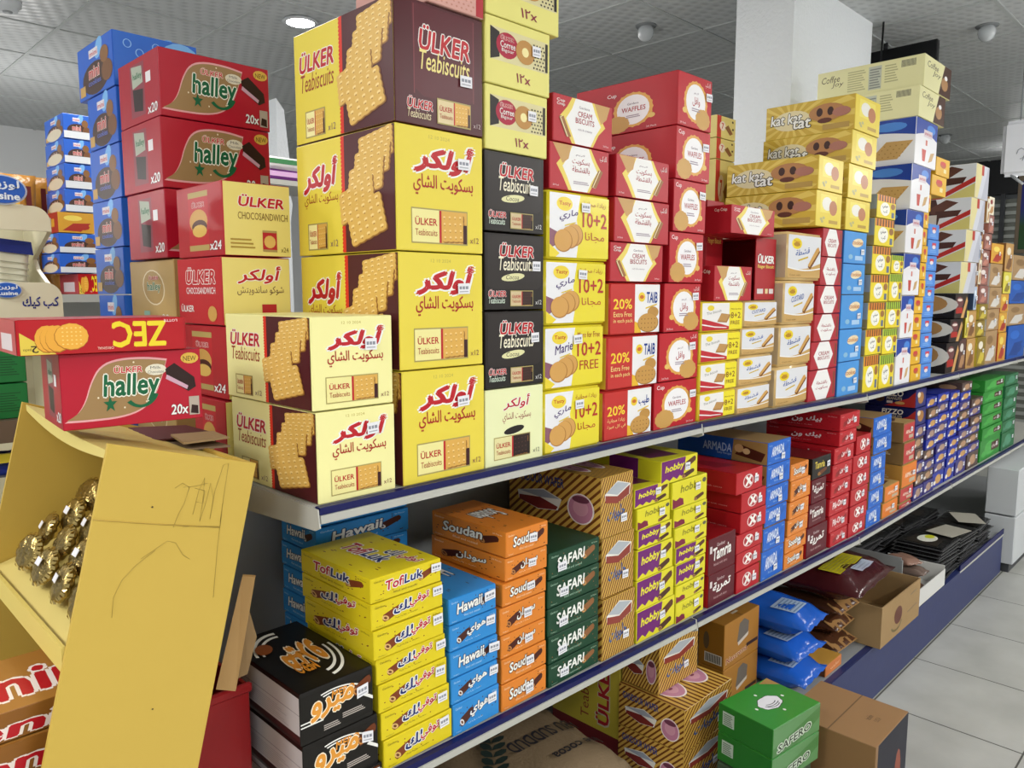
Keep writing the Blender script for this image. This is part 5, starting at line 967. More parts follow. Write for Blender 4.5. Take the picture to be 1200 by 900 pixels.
# red chocolate box standing behind the cakes
p = at(66, 622, x=t0.x+.175); q = at(118, 570, x=t0.x+.175)
a = design('choc_red', 'chocolate_box', 'box', 'red', '#9c1620', .35); a.on('L').bg('#a51822'); a.text('CHOCOLATE', .3, .18, 1.2 if 0 else .98, .42, '#e0d0cc', None, .03); a.ell(.2, .6, .1, .2, '#c89a50', 14); a.ell(.7, .66, .12, .26, '#4a1c14', 14); a.text('ÜLKER', .12, .82, .3, .94, '#e4dcd8', None, .04); a.lines(.38, .5, .56, .9, 4, '#d8b0a8')
put('choc_red', t0.x+.172, t0.x+.20, q.y, t0.z+.11, q.z, p.y-q.y, 'red chocolate box standing behind the gold foil cakes', sticker=False)
# boxes on the lower tray
a = design('caramel_brown', 'chocolate_bar_box', 'box', 'brown', '#8a5a24', .3); a.on('L').bg('#9c6a2a'); a.text('Benimo', .1, .1, .98, .7, RED, '#f0e4dc', .06, .1, ow=.06); a.ell(.9, .8, .16, .2, '#4a2016', 16); a.text('ÜLKER', .5, .76, .74, .9, RED, WHT, .03); a.on('F').bg('#8a5a24'); a.text('Benimo', .1, .1, .9, .7, RED, '#f0e4dc', .06, .1, ow=.06)
a.on('T').bg('#a87434'); a.text('Benimo', .1, .2, .9, .7, RED, '#f0e4dc', .06, .1, ow=.06)
xb0, xb1 = down(A, F0, zl).x-.10, down(A, F0, zl).x+.20; tops = [at(20, v, y=YW+.05).z for v in (905, 862, 826)]; zz = zl+.0005
for i, zt_ in enumerate(tops):
    put('caramel_brown', xb0-.012*i, down(Bk, K0, zz).x-.012, YW+.035+.004*i, zz, zt_, .16, 'brown and red chocolate bar box%s on the display bottom tray' % (['', ', second one up,', ', third one up,'][i]), 'brown boxes in the display', sticker=False); zz = zt_
# corrugated board scraps wedged beside the stand and on top of it
def sheet(pts, t, m, lab, nm='cardboard_sheet'):
    mb = MB(); mb.slab(pts, t, m); q = pts[0]; tag(mb.build(nm), lab, 'cardboard')
sheet([at(253, 808, y=1.06), at(276, 810, y=1.05), at(299, 676, y=1.05), at(284, 675, y=1.06)], (.004, .006, 0), kraft, 'plain corrugated board strip wedged behind the yellow stand')
sheet([at(268, 800, y=1.10), at(290, 790, y=1.09), at(301, 746, y=1.09), at(285, 690, y=1.10)], (.002, .006, 0), mat('#8f7450', .7), 'darker torn board behind the corrugated strip')
zt = Bk.z+.004
for i, (pts, cx, dz, lab) in enumerate((([(150, 503), (218, 500), (262, 512), (170, 518)], '#5a2a2c', .0, 'maroon printed board scrap under the red cake carton'), ([(200, 511), (250, 507), (268, 514), (215, 521)], '#a8906a', .006, 'small tan board scrap on top of the yellow stand'), ([(190, 517), (240, 516), (270, 524), (215, 528)], '#84705a', -.005, 'grey brown board scrap edge on the yellow stand'))):
    sheet([at(u, v, z=zt+dz) for u, v in pts], (0, 0, .003), mat(cx, .6), lab)
# red plastic crate behind the stand foot
mb = MB(); c1 = at(292, 800, y=1.12); c1.x = min(c1.x, .54); zr = at(262, 812, y=1.12).z; c0 = Vector((down(Bk, K0, zr).x+.012+.1, 1.12, 0))
rd = mat('#8e181c', .3)
for lo, hi in (((c0.x-.1, 1.12, .02), (c1.x, 1.126, zr)), ((c1.x-.006, 1.126, .02), (c1.x, 1.36, zr)), ((c0.x-.1, 1.36, .02), (c1.x, 1.366, zr)), ((c0.x-.1, 1.126, .02), (c0.x-.094, 1.36, zr))): mb.box(lo, hi, rd, .002)
mb.box((c0.x-.1, 1.126, 0), (c1.x, 1.36, .02), rd); mb.box((c0.x-.104, 1.116, zr-.014), (c1.x+.004, 1.126, zr+.002), rd, .003)
tag(mb.build('plastic_crate'), 'red plastic crate standing between the yellow stand and black cartons', 'crate')
# red cake carton and red cracker box on top of the stand
zc = at(72, 505, y=1.02).z
def yawbox(key, uc, vb, uR, vt, y, dep, rz, label):
    z0 = at(uc, vb, y=y).z; x0 = at(uc, vb, y=y).x; x1 = sx(uR, y, z0); o = put(key, x0, x1, y, z0, sz(vt, x0, y), dep, label, sticker=False)
    o.rotation_euler.z = rz; d = Matrix.Rotation(rz, 3, 'Z') @ Vector((-(x1-x0)/2, 0, 0)); o.location.x = x0-d.x; o.location.y = y-d.y; return o
oc = yawbox('cake_red', 73, 506, 234, 414, 1.10, .13, -.09, 'crimson marshmallow cake carton on top of the yellow stand')
ztop = oc.location.z+sz(414, oc.location.x-.1, 1.10)-at(73, 506, y=1.10).z
oz = yawbox('cracker_red', 18, 406, 216, 361, 1.09, .12, -.05, 'long red cracker box lying upside down on the crimson cake carton')
# carry board under the cake carton so that it stands level on the sagging top
mb = MB(); zb = oc.location.z; oz.location.z = zb+oc.scale.z*DS['cake_red']['nom'][2]+.001; mb.box((oc.location.x-.07, 1.125, zb-.005), (oc.location.x+.07, 1.215, zb-.0005), yc); tag(mb.build('cardboard_sheet'), 'flat board under the crimson carton on the yellow stand', 'cardboard')

# ---------------------------------------------------------------- goods on the base deck
def blob(mb, w, d, h, m, seed=0, M=None, flat=.5, n=14):
    """a full sack lying down"""
    b = bmesh.new(); bmesh.ops.create_cube(b, size=2); bmesh.ops.subdivide_edges(b, edges=b.edges[:], cuts=n, use_grid_fill=True); rr = random.Random(seed); ph = [rr.uniform(0, 6) for k in range(6)]
    for v in b.verts:
        x, y, z = v.co; e = max(abs(x), abs(y)); k = (1-e**5*.8); s = 1-.06*(1-abs(z))*0
        zz = z*h/2*max(k, .12)*(1+.08*math.sin(x*4+ph[0])*math.cos(y*3+ph[1]))+.004*math.sin(x*14+ph[2])*math.sin(y*11+ph[3])
        v.co = (x*w/2*(1-.05*abs(y)**3), y*d/2*(1-.05*abs(x)**3), zz+h/2)
    return mb.bm(b, m, True, M)
sackm = mat('#76644c', .75, bump=.25, scale=120)
def sack(x, y, w, d, h, rz, lab, txt, z=DECK+.016):
    M = Matrix.Translation((x, y, z)) @ Matrix.Rotation(rz, 4, 'Z'); mb = MB(); blob(mb, w, d, h, sackm, int(x*100), M); o = mb.build('cocoa_sack'); tag(o, lab, 'sack', 'brown sacks on the base shelf')
    mb = MB()
    def pt(a, c): r = min(1, max(abs(a), abs(c))); return M @ Vector((a*w/2, c*d/2, h/2+h/2*(1-r**5*.8)*1.09+.004))
    for k in range(7):
        for sgn in (-1, 1):
            cx, cy = -.62+.07*k, -.35+.12*k; L = .2; an = .9+sgn*.8; q = [(cx+L*t*math.cos(an)+wd*math.sin(an), cy+L*t*math.sin(an)-wd*math.cos(an)) for t, wd in ((0, 0), (.4, .05), (.8, .04), (1, 0), (.8, -.04), (.4, -.05))]
            mb.add([pt(*p) for p in q], [(0, 1, 2, 3, 4, 5)], '#1c2a26')
    s_ = mb.build('leaf_mark', o); mb = MB()
    for t, cy, hh, sc in txt:
        v, f, _e = glyphs(t, .02); mb.add([pt(.8-p[0]*sc, cy-p[1]*hh) for p in v], f, '#1a1a22'); s_ = mb.build('lettering', o); mb = MB()
sack(1.235, 1.19, .44, .38, .165, -.08, 'full brown paper sack beside the tall yellow carton', (('ABU SUDDUD', .1, .22, 1.0), ('fine cocoa', -.4, .14, .7), ('Sudan', .5, .1, .8)))
sack(.80, 1.17, .36, .36, .15, .1, 'brown sack at the shelf end with a leaf mark', (('SUDAN', .2, .2, .9), ('cocoa', -.2, .2, .6)))
# tall yellow carton on its side
a = design('yellow_case', 'carton', 'carton', 'x', '#b8a63c', .45); a.bg('#b8a63c'); a.rect(0, 0, 1, .12, '#6a1c20')
a.on('L').bg('#c4b23e'); a.rect(0, 0, 1, .18, '#6a1c20')
v, f, _e = glyphs('ÜLKER', .05); a.put([(.86-p[1]*.2, .24+p[0]*.6) for p in v], f, '#c8bfa0'); v, f, _e = glyphs('ÜLKER', .03); a.put([(.85-p[1]*.18, .25+p[0]*.58) for p in v], f, '#a8202a'); v, f, _e = glyphs('Teabiscuits', .0); a.put([(.56-p[1]*.12, .24+p[0]*.6) for p in v], f, '#8a3a2a')
# gold striped wafer cartons
pc = at(802, 833, y=.955); xa = pc.x; xb = sx(858, .955, pc.z); dp = sy(725, xa, pc.z)-.955
zc0 = DECK+.001; hh = (pc.z-zc0)/2
put('child_stripe', xa, xb, .955, zc0, zc0+hh, dp, 'bottom striped carton of the pair on the base shelf')
put('child_stripe', xa, xb, .955, zc0+hh, pc.z, dp, 'upper striped carton of the base pair, oval pictures on its top')
qq = at(771, 816, z=pc.z); dq = min(sy(729, qq.x, pc.z+.06)-qq.y, 1.26-qq.y); put('child_stripe', qq.x, sx(817, qq.y, pc.z), qq.y, pc.z+.001, min(pc.z+.16, EYE.z-.887), dq, 'striped carton standing on top of the base pair')
yq = qq.y+dq+.006; xy = sx(726, yq, 1.32-EYE.z+EYE.z-.9); put('yellow_case', xy, xy+.20, yq, DECK+.001, DECK+.33, min(1.485-yq, .24), 'yellow carton with sideways red lettering beside the sack', sticker=False)
# orange cases
a = design('orange_case', 'carton', 'carton', 'x', '#a8742a', .5); a.bg('#a8742a'); a.poly([(.36, .46), (.42, .86), (.56, .92), (.7, .8), (.68, .5), (.54, .42)], '#6a6258'); a.poly([(.38, .44), (.7, .56), (.68, .48), (.4, .36)], '#c8beb0'); a.text('Nescrema', .06, .1, .66, .22, '#8a2a2a', '#e0c8a0', .03, .1, slope=.06); a.rect(.64, .22, .98, .3, '#3a2620')
a.on('L').bg('#94641f'); a.ell(.3, .56, .12, .2, '#5c4a34', 12); a.rect(.24, .08, .94, .3, '#d8d4cc'); a.stripes(.28, .1, .9, .28, 12, '#1c1a18', 0, .6); a.on('T').bg('#9a6a26'); a.rect(.48, 0, .54, 1, '#83581e'); a.rect(.44, .3, .6, .4, '#b8b0a0')
yo = 1.075; p0 = at(849, 733, y=yo); xo1 = sx(890, yo, p0.z); hz = (p0.z-DECK-.001)/2
for i in range(2): put('orange_case', p0.x, xo1, yo, DECK+.001+i*hz, DECK+.001+(i+1)*hz, sy(819, p0.x, p0.z)-yo, ['lower plain orange carton on the base shelf', 'upper orange carton with bar code on the base shelf'][i], 'orange cartons')
# blue wafer bags
bl = mat('#1f58b8', .16, bump=.25, scale=18)
def lying(mb, w, h, t, m, x, y, z, rz, tilt=0, seed=0):
    M = Matrix.Translation((x, y, z+t/2+.001)) @ Matrix.Rotation(rz, 4, 'Z') @ Matrix.Rotation(-PI/2+tilt, 4, 'X') @ Matrix.Translation((0, 0, -h/2)); pouch(mb, w, h, t, m, .05, seed, M=M); return M
for i, (x, y, z, rz, lab) in enumerate(((2.305, 1.09, DECK+.010, .06, 'lowest blue bag of the heap beside the orange cartons'), (2.295, 1.095, DECK+.100, -.05, 'middle blue bag of the heap beside the orange cartons'), (2.30, 1.09, DECK+.190, .08, 'big blue bag with white label on top of the heap'))):
    mb = MB(); M = lying(mb, .19, .30, .075, bl, x, y, z, rz, seed=i+3); o = mb.build('wafer_bag'); tag(o, lab, 'bag', 'blue bags on the base shelf')
    mb = MB(); mb.slab([M @ Vector(q) for q in ((-.07, -.040, .05), (.03, -.040, .05), (.03, -.039, .13), (-.07, -.039, .13))], (0, 0, .0006), '#a8bcd4')
    for k in range(6): mb.slab([M @ Vector(q) for q in ((-.065, -.0412, .055+k*.012), (.02, -.0412, .055+k*.012), (.02, -.0412, .059+k*.012), (-.065, -.0412, .059+k*.012))], (0, 0, .0004), '#6a84a8')
    mb.build('printed_label', o)
# small orange box, brown coffee bags, open carton, tray, divider
a = design('small_orange', 'snack_box', 'box', 'x', '#b8702c', .4); a.bg('#c8763c'); a.text('wafer', .3, .3, .9, .6, '#e0b08a', None, .03, slope=.1); a.on('L').bg('#6a3c1c'); a.on('T').bg('#b88a3c')
po = at(966, 806, y=.955); put('small_orange', po.x, min(2.55, sx(986, .955, DECK)), .955, DECK+.001, sz(781, po.x, .955), .12, 'small orange box in front of the blue bags')
bb = [mat('#4a2c1c', .2, bump=.3, scale=15), mat('#9a7448', .25, bump=.3, scale=15), mat('#3c1014', .16, bump=.25, scale=14)]
zz = DECK+.009
for i, (u, v, rz, lab) in enumerate(((1000, 775, -.03, 'lowest brown foil bag of the stack'), (1000, 745, .03, 'second brown foil bag of the stack'), (990, 715, -.02, 'third brown foil bag of the stack'))):
    mb = MB(); lying(mb, .165, .30, .055, bb[0], 2.64+.003*i, 1.12+.012*(i % 2), zz, rz, seed=20+i)
    M = Matrix.Translation((2.64+.003*i, 1.12+.012*(i % 2), zz+.031)) @ Matrix.Rotation(rz, 4, 'Z'); 
    for sgn in (1,): mb.slab([M @ Vector(q) for q in ((-.078, -.152, -.006), (.078, -.152, -.006), (.074, -.10, .016), (-.074, -.10, .016))], (0, 0, .002), bb[1])
    tag(mb.build('coffee_bag'), lab, 'bag', 'brown bags on the base shelf'); zz += .066
mb = MB(); M = lying(mb, .40, .32, .085, bb[2], 2.66, 1.05, zz+.026, .05, .0, 27); o = mb.build('coffee_bag'); tag(o, 'big glossy maroon bag with yellow labels on the brown stack', 'bag')
def onbag(x0, x1, z0, z1, m, nm, lines=0):
    mb = MB(); n = 8; vs = [M @ Vector((x0+(x1-x0)*i/n, -.047-.002*math.sin(i), zz_)) for zz_ in (z0, (z0+z1)/2, z1) for i in range(n+1)]; fs = [(j*(n+1)+i, j*(n+1)+i+1, (j+1)*(n+1)+i+1, (j+1)*(n+1)+i) for j in range(2) for i in range(n)]
    mb.add(vs, fs, m)
    for k in range(lines): a_ = z0+(z1-z0)*(k+.3)/lines; mb.add([M @ Vector((x, -.0495, z)) for x, z in ((x0+.01, a_), (x1-.03, a_), (x1-.03, a_+.004), (x0+.01, a_+.004))], [(0, 1, 2, 3)], '#8a8420' if lines > 4 else '#8a94a8')
    mb.build(nm, o)
onbag(-.14, .06, .175, .25, mat('#b8ac28', .25), 'printed_label', 6); onbag(-.14, .08, .08, .155, mat('#b8ac28', .25), 'printed_label', 6); onbag(-.06, .06, .035, .075, mat('#a8b4c4', .3), 'printed_label', 3)
mb = MB(); M = lying(mb, .12, .14, .03, mat('#c8641c', .2, bump=.2, scale=20), 2.45, 1.36, DECK+.16, -.8, seed=40); tag(mb.build('snack_bag'), 'small orange bag behind the brown bags', 'bag')
mb = MB(); mb.box((2.37, 1.29, DECK+.001), (2.53, 1.44, DECK+.158), '#4a3a2c', .002); tag(mb.build('storage_box'), 'dark box under the small orange bag', 'box')
yo = .90; c0 = at(1031, 765, y=yo); c1x = sx(1076, yo, c0.z); ht = sz(713, c0.x, yo); dd = .30; kr2 = mat('#9a7e56', .7, bump=.1, scale=30)
zk = DECK+.003; t = .004; r = tag(empty('open_carton', (c0.x, yo, zk)), 'open brown cardboard carton standing over the blue kick board', 'carton'); ht -= zk; w = c1x-c0.x
for nm, lo, hi in (('front_wall', (0, 0, 0), (w, t, ht)), ('back_wall', (0, dd-t, 0), (w, dd, ht)), ('side_wall', (0, t, 0), (t, dd-t, ht)), ('side_wall', (w-t, t, 0), (w, dd-t, ht)), ('bottom', (t, t, 0), (w-t, dd-t, t))):
    mb = MB(); mb.box(lo, hi, kr2)
    if nm == 'front_wall': mb.add([(w*(.42+.1*math.cos(k*PI/8)), -.0005, ht*(.5+.22*math.sin(k*PI/8))) for k in range(16)], [tuple(range(16))], '#5c2c1c'); mb.add([(w*(.38+.16*math.cos(-2.6+k*.2)), -.0004, ht*(.42+.3*math.sin(-2.6+k*.2))) for k in range(12)]+[(w*(.38+.13*math.cos(-.4-k*.2)), -.0004, ht*(.42+.25*math.sin(-.4-k*.2))) for k in range(12)], [tuple(range(24))], '#6a5a2c'); mb.add([(w*.66, -.0005, ht*.36), (w*.92, -.0005, ht*.4), (w*.92, -.0005, ht*.42), (w*.66, -.0005, ht*.38)], [(0, 1, 2, 3)], '#6a5a44'); mb.add([(w*.72, -.0005, ht*.76), (w*.92, -.0005, ht*.78), (w*.92, -.0005, ht*.8), (w*.72, -.0005, ht*.78)], [(0, 1, 2, 3)], '#6a5a44')
    mb.build(nm, r)
xd = c1x+.02
mb = MB(); mb.box((xd, .98, DECK+.001), (xd+.004, 1.48, DECK+.21), mat('#8c9092', .3)); mb.box((xd-.002, .975, DECK+.001), (xd+.006, .985, DECK+.2), mat('#8c9092', .3)); tag(mb.build('shelf_divider'), 'grey metal divider plate behind the open carton', 'divider')
xt0 = xd+.025; xt1 = sx(1108, .925, .3)
mb = MB(); wt = '#cfcfcc'
for lo, hi in (((xt0, .925, DECK+.003), (xt1, .928, DECK+.075)), ((xt0, .928, DECK+.003), (xt0+.003, 1.16, DECK+.075)), ((xt1-.003, .928, DECK+.003), (xt1, 1.16, DECK+.09)), ((xt0, 1.16, DECK+.003), (xt1, 1.163, DECK+.075)), ((xt0+.003, .928, DECK+.003), (xt1-.003, 1.16, DECK+.006))): mb.box(lo, hi, wt)
tag(mb.build('tray'), 'white cardboard tray of small bags on the blue kick board', 'tray')
rr = random.Random(9)
for i in range(4):
    mb = MB(); lying(mb, .09, .13, .03, mat(['#7a5a4a', '#a08a80', '#6a5a52', '#8a6a5c'][i], .15, bump=.4, scale=30), (xt0+xt1)/2+rr.uniform(-.006, .006), 1.01+.03*(i % 2), DECK+.012+.036*i, rr.uniform(-.5, .5), seed=50+i); tag(mb.build('snack_bag'), ['lowest', 'second', 'third', 'topmost'][i]+' clear bag of nuts in the white tray', 'bag', 'clear bags in the white tray')
# black wrapped trays stacked along the far base shelf
def black_pack():
    mb = MB(); mb.box((-.118, -.095, 0), (.118, .095, .014), mat('#141416', .16, bump=.35, scale=30), .004, 2); mb.box((-.128, -.102, .005), (.128, .102, .0075), mat('#4a4a4c', .2)); mb.add([(-.1, -.07, .0146), (.02, -.06, .0146), (.03, .06, .0146), (-.09, .07, .0146)], [(0, 1, 2, 3)], mat('#2a221c', .12)); return mb.mesh('chocolate_pack')
pm = black_pack(); rr = random.Random(4); k = 0
BP = 'black wrapped chocolate pack in the pile on the far base shelf'
for sx0, n in ((3.45, 10), (xt1+.15, 9), (xt1+.44, 8), (xt1+.73, 7)):
    for row in range(2):
        z = DECK+.001
        for i in range(n if (row or sx0 > 3.7) else 0):
            o = bpy.data.objects.new('chocolate_pack', pm); C.objects.link(o); o.location = (sx0+rr.uniform(-.004, .004), 1.05+.24*row+rr.uniform(-.006, .006), z); o.rotation_euler = (0, 0, rr.uniform(-.07, .07)); tag(o, BP, 'pack', 'black packs on the base shelf'); z += .0165
            if row == 0 and i == n-1 and k == 0 and sx0 > 3.7:
                mb = MB(); mb.add([(.06*math.cos(t*PI/8), .04*math.sin(t*PI/8), .0152) for t in range(16)], [tuple(range(16))], '#dcdcd0'); mb.add([(.03+.03*math.cos(t*PI/6), .02*math.sin(t*PI/6), .0156) for t in range(12)], [tuple(range(12))], '#c8cc2c'); s = mb.build('round_label', o); k = 1
                o['label'] = 'topmost black pack with a round white and green label'; del o['group']
for i, (x, y, rz) in enumerate(((xt1+.78, 1.0, .5), (xt1+.42, .985, -.2))):
    mb = MB(); mb.box((-.09, -.06, 0), (.09, .06, .0012), '#a8a498'); o = mb.build('paper_sheet', None, (x-.1, y+.02, DECK+.001+.0165*(8, 9)[i]+.004), rz); tag(o, ['loose grey sheet lying on the far black packs', 'loose grey sheet lying on the middle black packs'][i], 'sheet')
# ---------------------------------------------------------------- on the floor before the kick board
zt = EYE.z-1.1; P0 = at(1065, 833, z=zt); P1 = at(957, 803, z=zt); 
a = design('floor_case', 'carton', 'carton', 'x', '#8a6a48', .55); a.bg('#20202c'); a.rect(.0, 0, .06, 1, '#8a6a48'); a.ell(.72, .6, .1, .2, '#8a4a3a', 12); a.text('premium', .8, .5, .97, .6, '#8a6a48'); a.text('GOLD', .6, .3, .9, .44, '#9a6a4a', None, .04); a.on('R').bg('#20202c'); a.on('L').bg('#82633f')
a.on('T').bg('#94734e'); a.rect(0, .5, 1, .515, '#6a5238'); a.text('best before', .5, .24, .62, .3, '#4a3a2a'); a.text('12 05 24', .52, .16, .62, .21, '#4a3a2a')
put('floor_case', P0.x-.235, P0.x, P0.y, .001, zt, .235, 'brown carton with black printed front standing on the floor', sticker=False)
ztg = EYE.z-1.0; G0 = at(906, 855, z=ztg); G1 = at(841, 823, z=ztg); G2 = at(962, 822, z=ztg)
a = design('green_case', 'sweet_box', 'box', 'x', '#2f7a2c', .3); a.bg('#5c8a58'); a.poly([(0, .3), (0, 0), (.5, 0), (1, .5), (1, .9)], '#4a7a44'); a.text('SAFERO', .1, .08, .8, .34, '#2a3a2a', '#c8d4c4', .04, .1, slope=.2, ow=.12)
a.on('L').bg('#256a24'); a.rect(.08, .3, .3, .8, '#a8b8a8'); a.lines(.1, .34, .28, .76, 6, '#5a6a5a'); a.on('T').bg('#338a30'); a.M = lambda p: (.5+(p[0]-.5)*.8, .5+(p[1]-.5)*.8); a.ell(.5, .5, .26, .22, '#1a2a1a', 24, .2, .05, 7); a.ell(.5, .5, .25, .205, '#e4e6ee', 24, .2, .05, 7)
for k in range(3): ring(a, .5, .5+.05*(k-1), .2-.04*abs(k-1), .12, .018, '#2a2e3a', 3.4+.2*k, 5.6)
a.dots([(.5, .84), (.16, .5), (.84, .5), (.5, .16)], .025, '#e4ece0', 1.6); a.M = None; a.poly([(.78, .96), (1, .74), (1, 1)], '#a8844a')
ang = math.atan2((G2-G0).y, (G2-G0).x); wg = (G2-G0).length; dg = (G1-G0).length
for i in range(2):
    h = .075; o = put('green_case', 0, wg, 0, ztg-h*(i+1), ztg-h*i, dg, ['upper bright green box with a white flower on top', 'lower bright green box with white lettering'][i], 'green boxes', sticker=False); o.rotation_euler.z = ang; m = (G0+G2)/2; o.location.x = m.x; o.location.y = m.y
mb = MB(); M = Matrix.Translation((((G1+G2)/2).x, ((G1+G2)/2).y, 0)) @ Matrix.Rotation(ang, 4, 'Z'); mb.box((-wg/2-.005, -dg/2+.005, .001), (wg/2-.02, dg/2-.005, ztg-2*.075-.001), '#3a4a38', .003, 1, M); tag(mb.build('carton'), 'dark carton under the bright green boxes', 'carton')

# ---------------------------------------------------------------- far end: white cabinet, screen, hanging unit, lamps, monitor, cable
cw = mat('#bfc3c6', .4)
xc = at(1172, 674, y=.93).x+.03
r = tag(empty('chest_cabinet', (xc, .62, 0)), 'white cabinet closing the aisle at the gondola end', 'cabinet'); oo = Vector((xc, .62, 0))
hc = min(.56, sz(514, xc+.05, .90))
mb = MB(); mb.box((xc+.0, .885, .05), (xc+.9, 1.03, hc*.55-.004), cw, .004); mb.box((xc+.0, .885, hc*.55+.004), (xc+.9, 1.03, hc), cw, .004); s = mb.build('body', r); s.location = -oo
mb = MB(); mb.box((xc+.02, .905, 0), (xc+.88, 1.02, .05), '#3a3c40'); s = mb.build('plinth', r); s.location = -oo
xs = 7.2; a0 = at(1187, 297, x=xs); a1 = at(1187, 206, x=xs)
r = tag(empty('screen', (xs, a0.y, a0.z)), 'dark screen with blue and green picture beyond the snack stacks', 'screen'); oo = Vector((xs, a0.y, a0.z))
mb = MB(); mb.box((xs, a0.y-1.1, a0.z), (xs+.06, a0.y, a1.z), '#8a7a68', .006); s = mb.build('frame', r); s.location = -oo
em = bpy.data.materials.new('screen_picture'); em.use_nodes = True; nt = em.node_tree; bb_ = nt.nodes['Principled BSDF']; tc = nt.nodes.new('ShaderNodeTexCoord'); sp_ = nt.nodes.new('ShaderNodeSeparateXYZ'); rp = nt.nodes.new('ShaderNodeValToRGB')
rp.color_ramp.elements[0].color = (.003, .03, .003, 1); rp.color_ramp.elements[0].position = .35; rp.color_ramp.elements[1].color = (.005, .008, .09, 1); rp.color_ramp.elements[1].position = .6
nt.links.new(tc.outputs['Generated'], sp_.inputs[0]); nt.links.new(sp_.outputs[2], rp.inputs[0]); nt.links.new(rp.outputs[0], bb_.inputs['Base Color']); nt.links.new(rp.outputs[0], bb_.inputs['Emission Color']); bb_.inputs['Emission Strength'].default_value = .5; bb_.inputs['Roughness'].default_value = .5
mb = MB(); mb.box((xs-.004, a0.y-1.06, a0.z+.03), (xs-.0005, a0.y-.03, a1.z-.05), em); s = mb.build('display_panel', r); s.location = -oo
mb = MB(); mb.box((xs+.03, a0.y-.6, 0), (xs+.08, a0.y-.5, a0.z+.2), '#3a3a3c'); mb.box((xs-.1, a0.y-.8, 0), (xs+.2, a0.y-.3, .03), '#3a3a3c'); s = mb.build('stand', r); s.location = -oo
p = at(1188, 176, x=5.2); q0 = at(1173, 176, x=5.2); zt = at(1188, 141, x=5.2).z; zb = at(1188, 206, x=5.2).z; w = .42
r = tag(empty('hanging_sign', (5.2, q0.y-w/2, zb)), 'white rounded plastic sign hanging under the ceiling', 'sign'); oo = Vector((5.2, q0.y-w/2, zb))
mb = MB(); mb.box((5.2, q0.y-w, zb), (5.26, q0.y, zt), mat('#f2f4fa', .5), .022, 3); mb.sm = [False]*len(mb.sm); s = mb.build('panel', r); s.location = -oo
mb = MB()
for k, (dy, dz) in enumerate(((.1, .12), (.14, .14), (.18, .1), (.13, .08))): mb.tube([(5.198, q0.y-dy+.02*math.cos(t), zb+dz+.03*math.sin(t)) for t in [i*.8 for i in range(7)]], .0018, '#9aa0aa', 5)
s = mb.build('drawn_mark', r); s.location = -oo
mb = MB()
for dy in (.08, .34): mb.cyl((5.23, q0.y-dy, zt-.005), (5.23, q0.y-dy, CEIL), .004, '#8a8e92', 8)
mb.cyl((5.23, q0.y-.05, zb+.01), (5.2, q0.y-.12, zb-.05), .008, '#b8bcc0', 8); s = mb.build('hanger', r); s.location = -oo
# black monitor hung by a cable behind the pillar
m0 = at(1098, 48, x=4.6); m1 = at(1021, 90, x=4.6)
yl = at(1021, 60, x=4.6).y; yr = at(1098, 60, x=4.6).y; zl_ = at(1098, 86, x=4.6).z; zu = at(1098, 45, x=4.6).z
r = tag(empty('monitor', (4.6, (yl+yr)/2, zl_)), 'black monitor hanging beside the pillar under the ceiling', 'monitor'); oo = Vector((4.6, (yl+yr)/2, zl_))
mb = MB(); mb.box((4.6, yr, zl_-.12), (4.64, yl+.2, zu), mat('#17181b', .3), .004); s = mb.build('casing', r); s.location = -oo
mb = MB(); mb.cyl((4.62, (yl+yr)/2+.1, zu-.002), (4.62, (yl+yr)/2+.1, CEIL), .012, '#2a2b2e', 10); s = mb.build('hanger', r); s.location = -oo
c0 = at(1034, 0, y=1.62); mb = MB(); kx = 4.262; cy = sy(1031, kx, 2.5); mb.tube([(kx, cy, CEIL), (kx, cy+.005, 2.62), (kx, cy+.01, 2.55), (kx, cy, 2.47)], .005, '#16171a', 8); mb.tube([(kx, cy, 2.47), (kx, cy+.004, 2.40)], .007, '#d8dade', 8); tag(mb.build('cable'), 'thin black cable with white end hanging beside the pillar', 'cable')
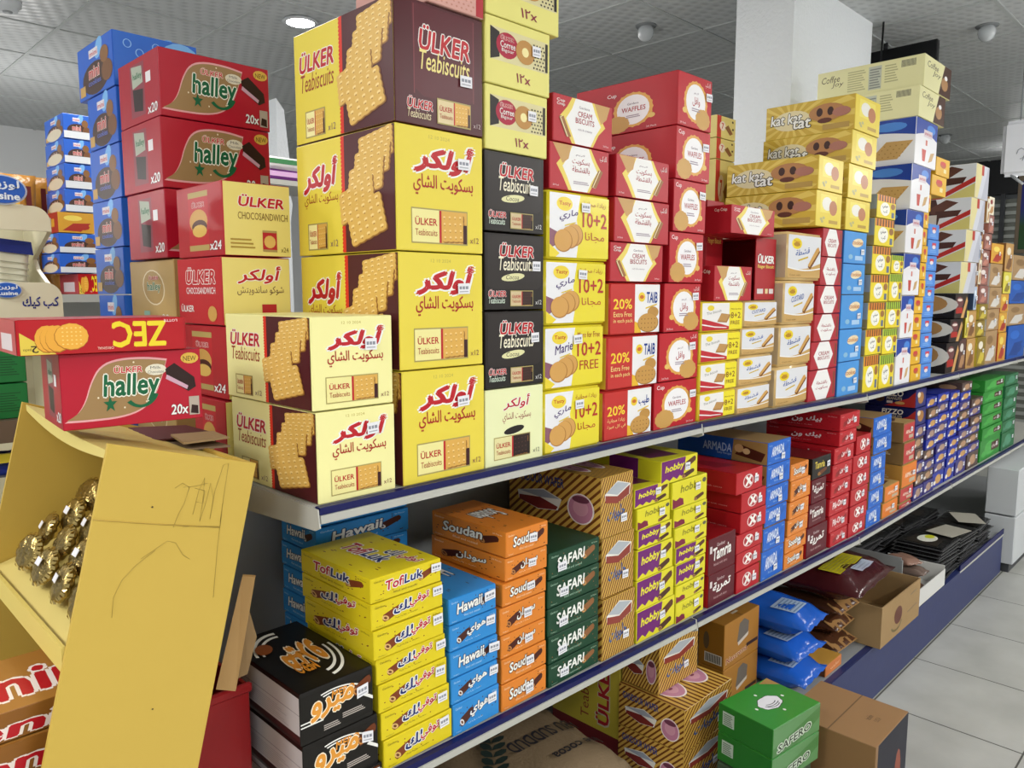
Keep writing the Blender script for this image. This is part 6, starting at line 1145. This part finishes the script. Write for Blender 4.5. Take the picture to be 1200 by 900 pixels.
# globe lamps (off) and the lit downlight
def globe(u, v, lab, R=.042):
    p = at(u, v, z=CEIL); r = tag(empty('ceiling_lamp', (p.x, p.y, CEIL)), lab, 'lamp', 'globe lamps')
    mb = MB(); mb.lathe([(.0, -.007), (R*1.25, -.007), (R*1.3, -.003), (R*1.3, 0)], mat('#7a7e80', .4)); mb.build('rose', r)
    mb = MB(); mb.lathe([(R*.75, -.006), (R*.98, -.02), (R, -.035), (R*.9, -.055), (R*.6, -.072), (R*.25, -.079), (.0005, -.08)], mat('#c9ced2', .12, trans=.25)); mb.build('glass_globe', r)
globe(757, 30, 'off white globe lamp above the waffle boxes'); globe(1157, 30, 'off white globe lamp above the hanging sign'); globe(1108, 158, 'small globe lamp above the shutters')
lamp = bpy.data.materials.new('lamp_glow'); lamp.use_nodes = True; lb = lamp.node_tree.nodes['Principled BSDF']; lb.inputs['Emission Color'].default_value = (1, .99, .97, 1); lb.inputs['Emission Strength'].default_value = 30
p = at(352, 24, z=CEIL); r = tag(empty('downlight', (p.x, p.y, CEIL)), 'lit round ceiling downlight above the yellow tea cartons', 'lamp')
mb = MB(); mb.lathe([(.075, -.0), (.085, -.004), (.092, -.012), (.07, -.014)], '#c9cdd0'); mb.build('trim_ring', r); mb = MB(); mb.lathe([(.0005, -.012), (.07, -.012)], lamp); mb.build('diffuser', r)
p = at(1192, 203, x=8.6); r = tag(empty('downlight', (p.x, p.y, p.z)), 'small lit lamp above the dark screen', 'lamp'); mb = MB(); mb.lathe([(.0005, -.03), (.05, -.02), (.07, 0), (.05, .02), (.0005, .03)], lamp, 16); mb.build('bulb', r); mb = MB(); mb.cyl((0, 0, .025), (0, 0, CEIL-p.z), .006, '#5a5c60'); mb.build('hanger', r)
p = at(8, 2, z=CEIL); r = tag(empty('smoke_detector', (p.x, p.y, CEIL)), 'white round smoke detector in the ceiling corner', 'detector'); mb = MB(); mb.lathe([(.0005, -.045), (.04, -.045), (.05, -.03), (.06, -.02), (.062, 0)], '#d4d8dc'); mb.build('casing', r); mb = MB(); mb.lathe([(.0005, -.05), (.02, -.05), (.022, -.044)], '#9a9ea2'); mb.build('sensor', r)
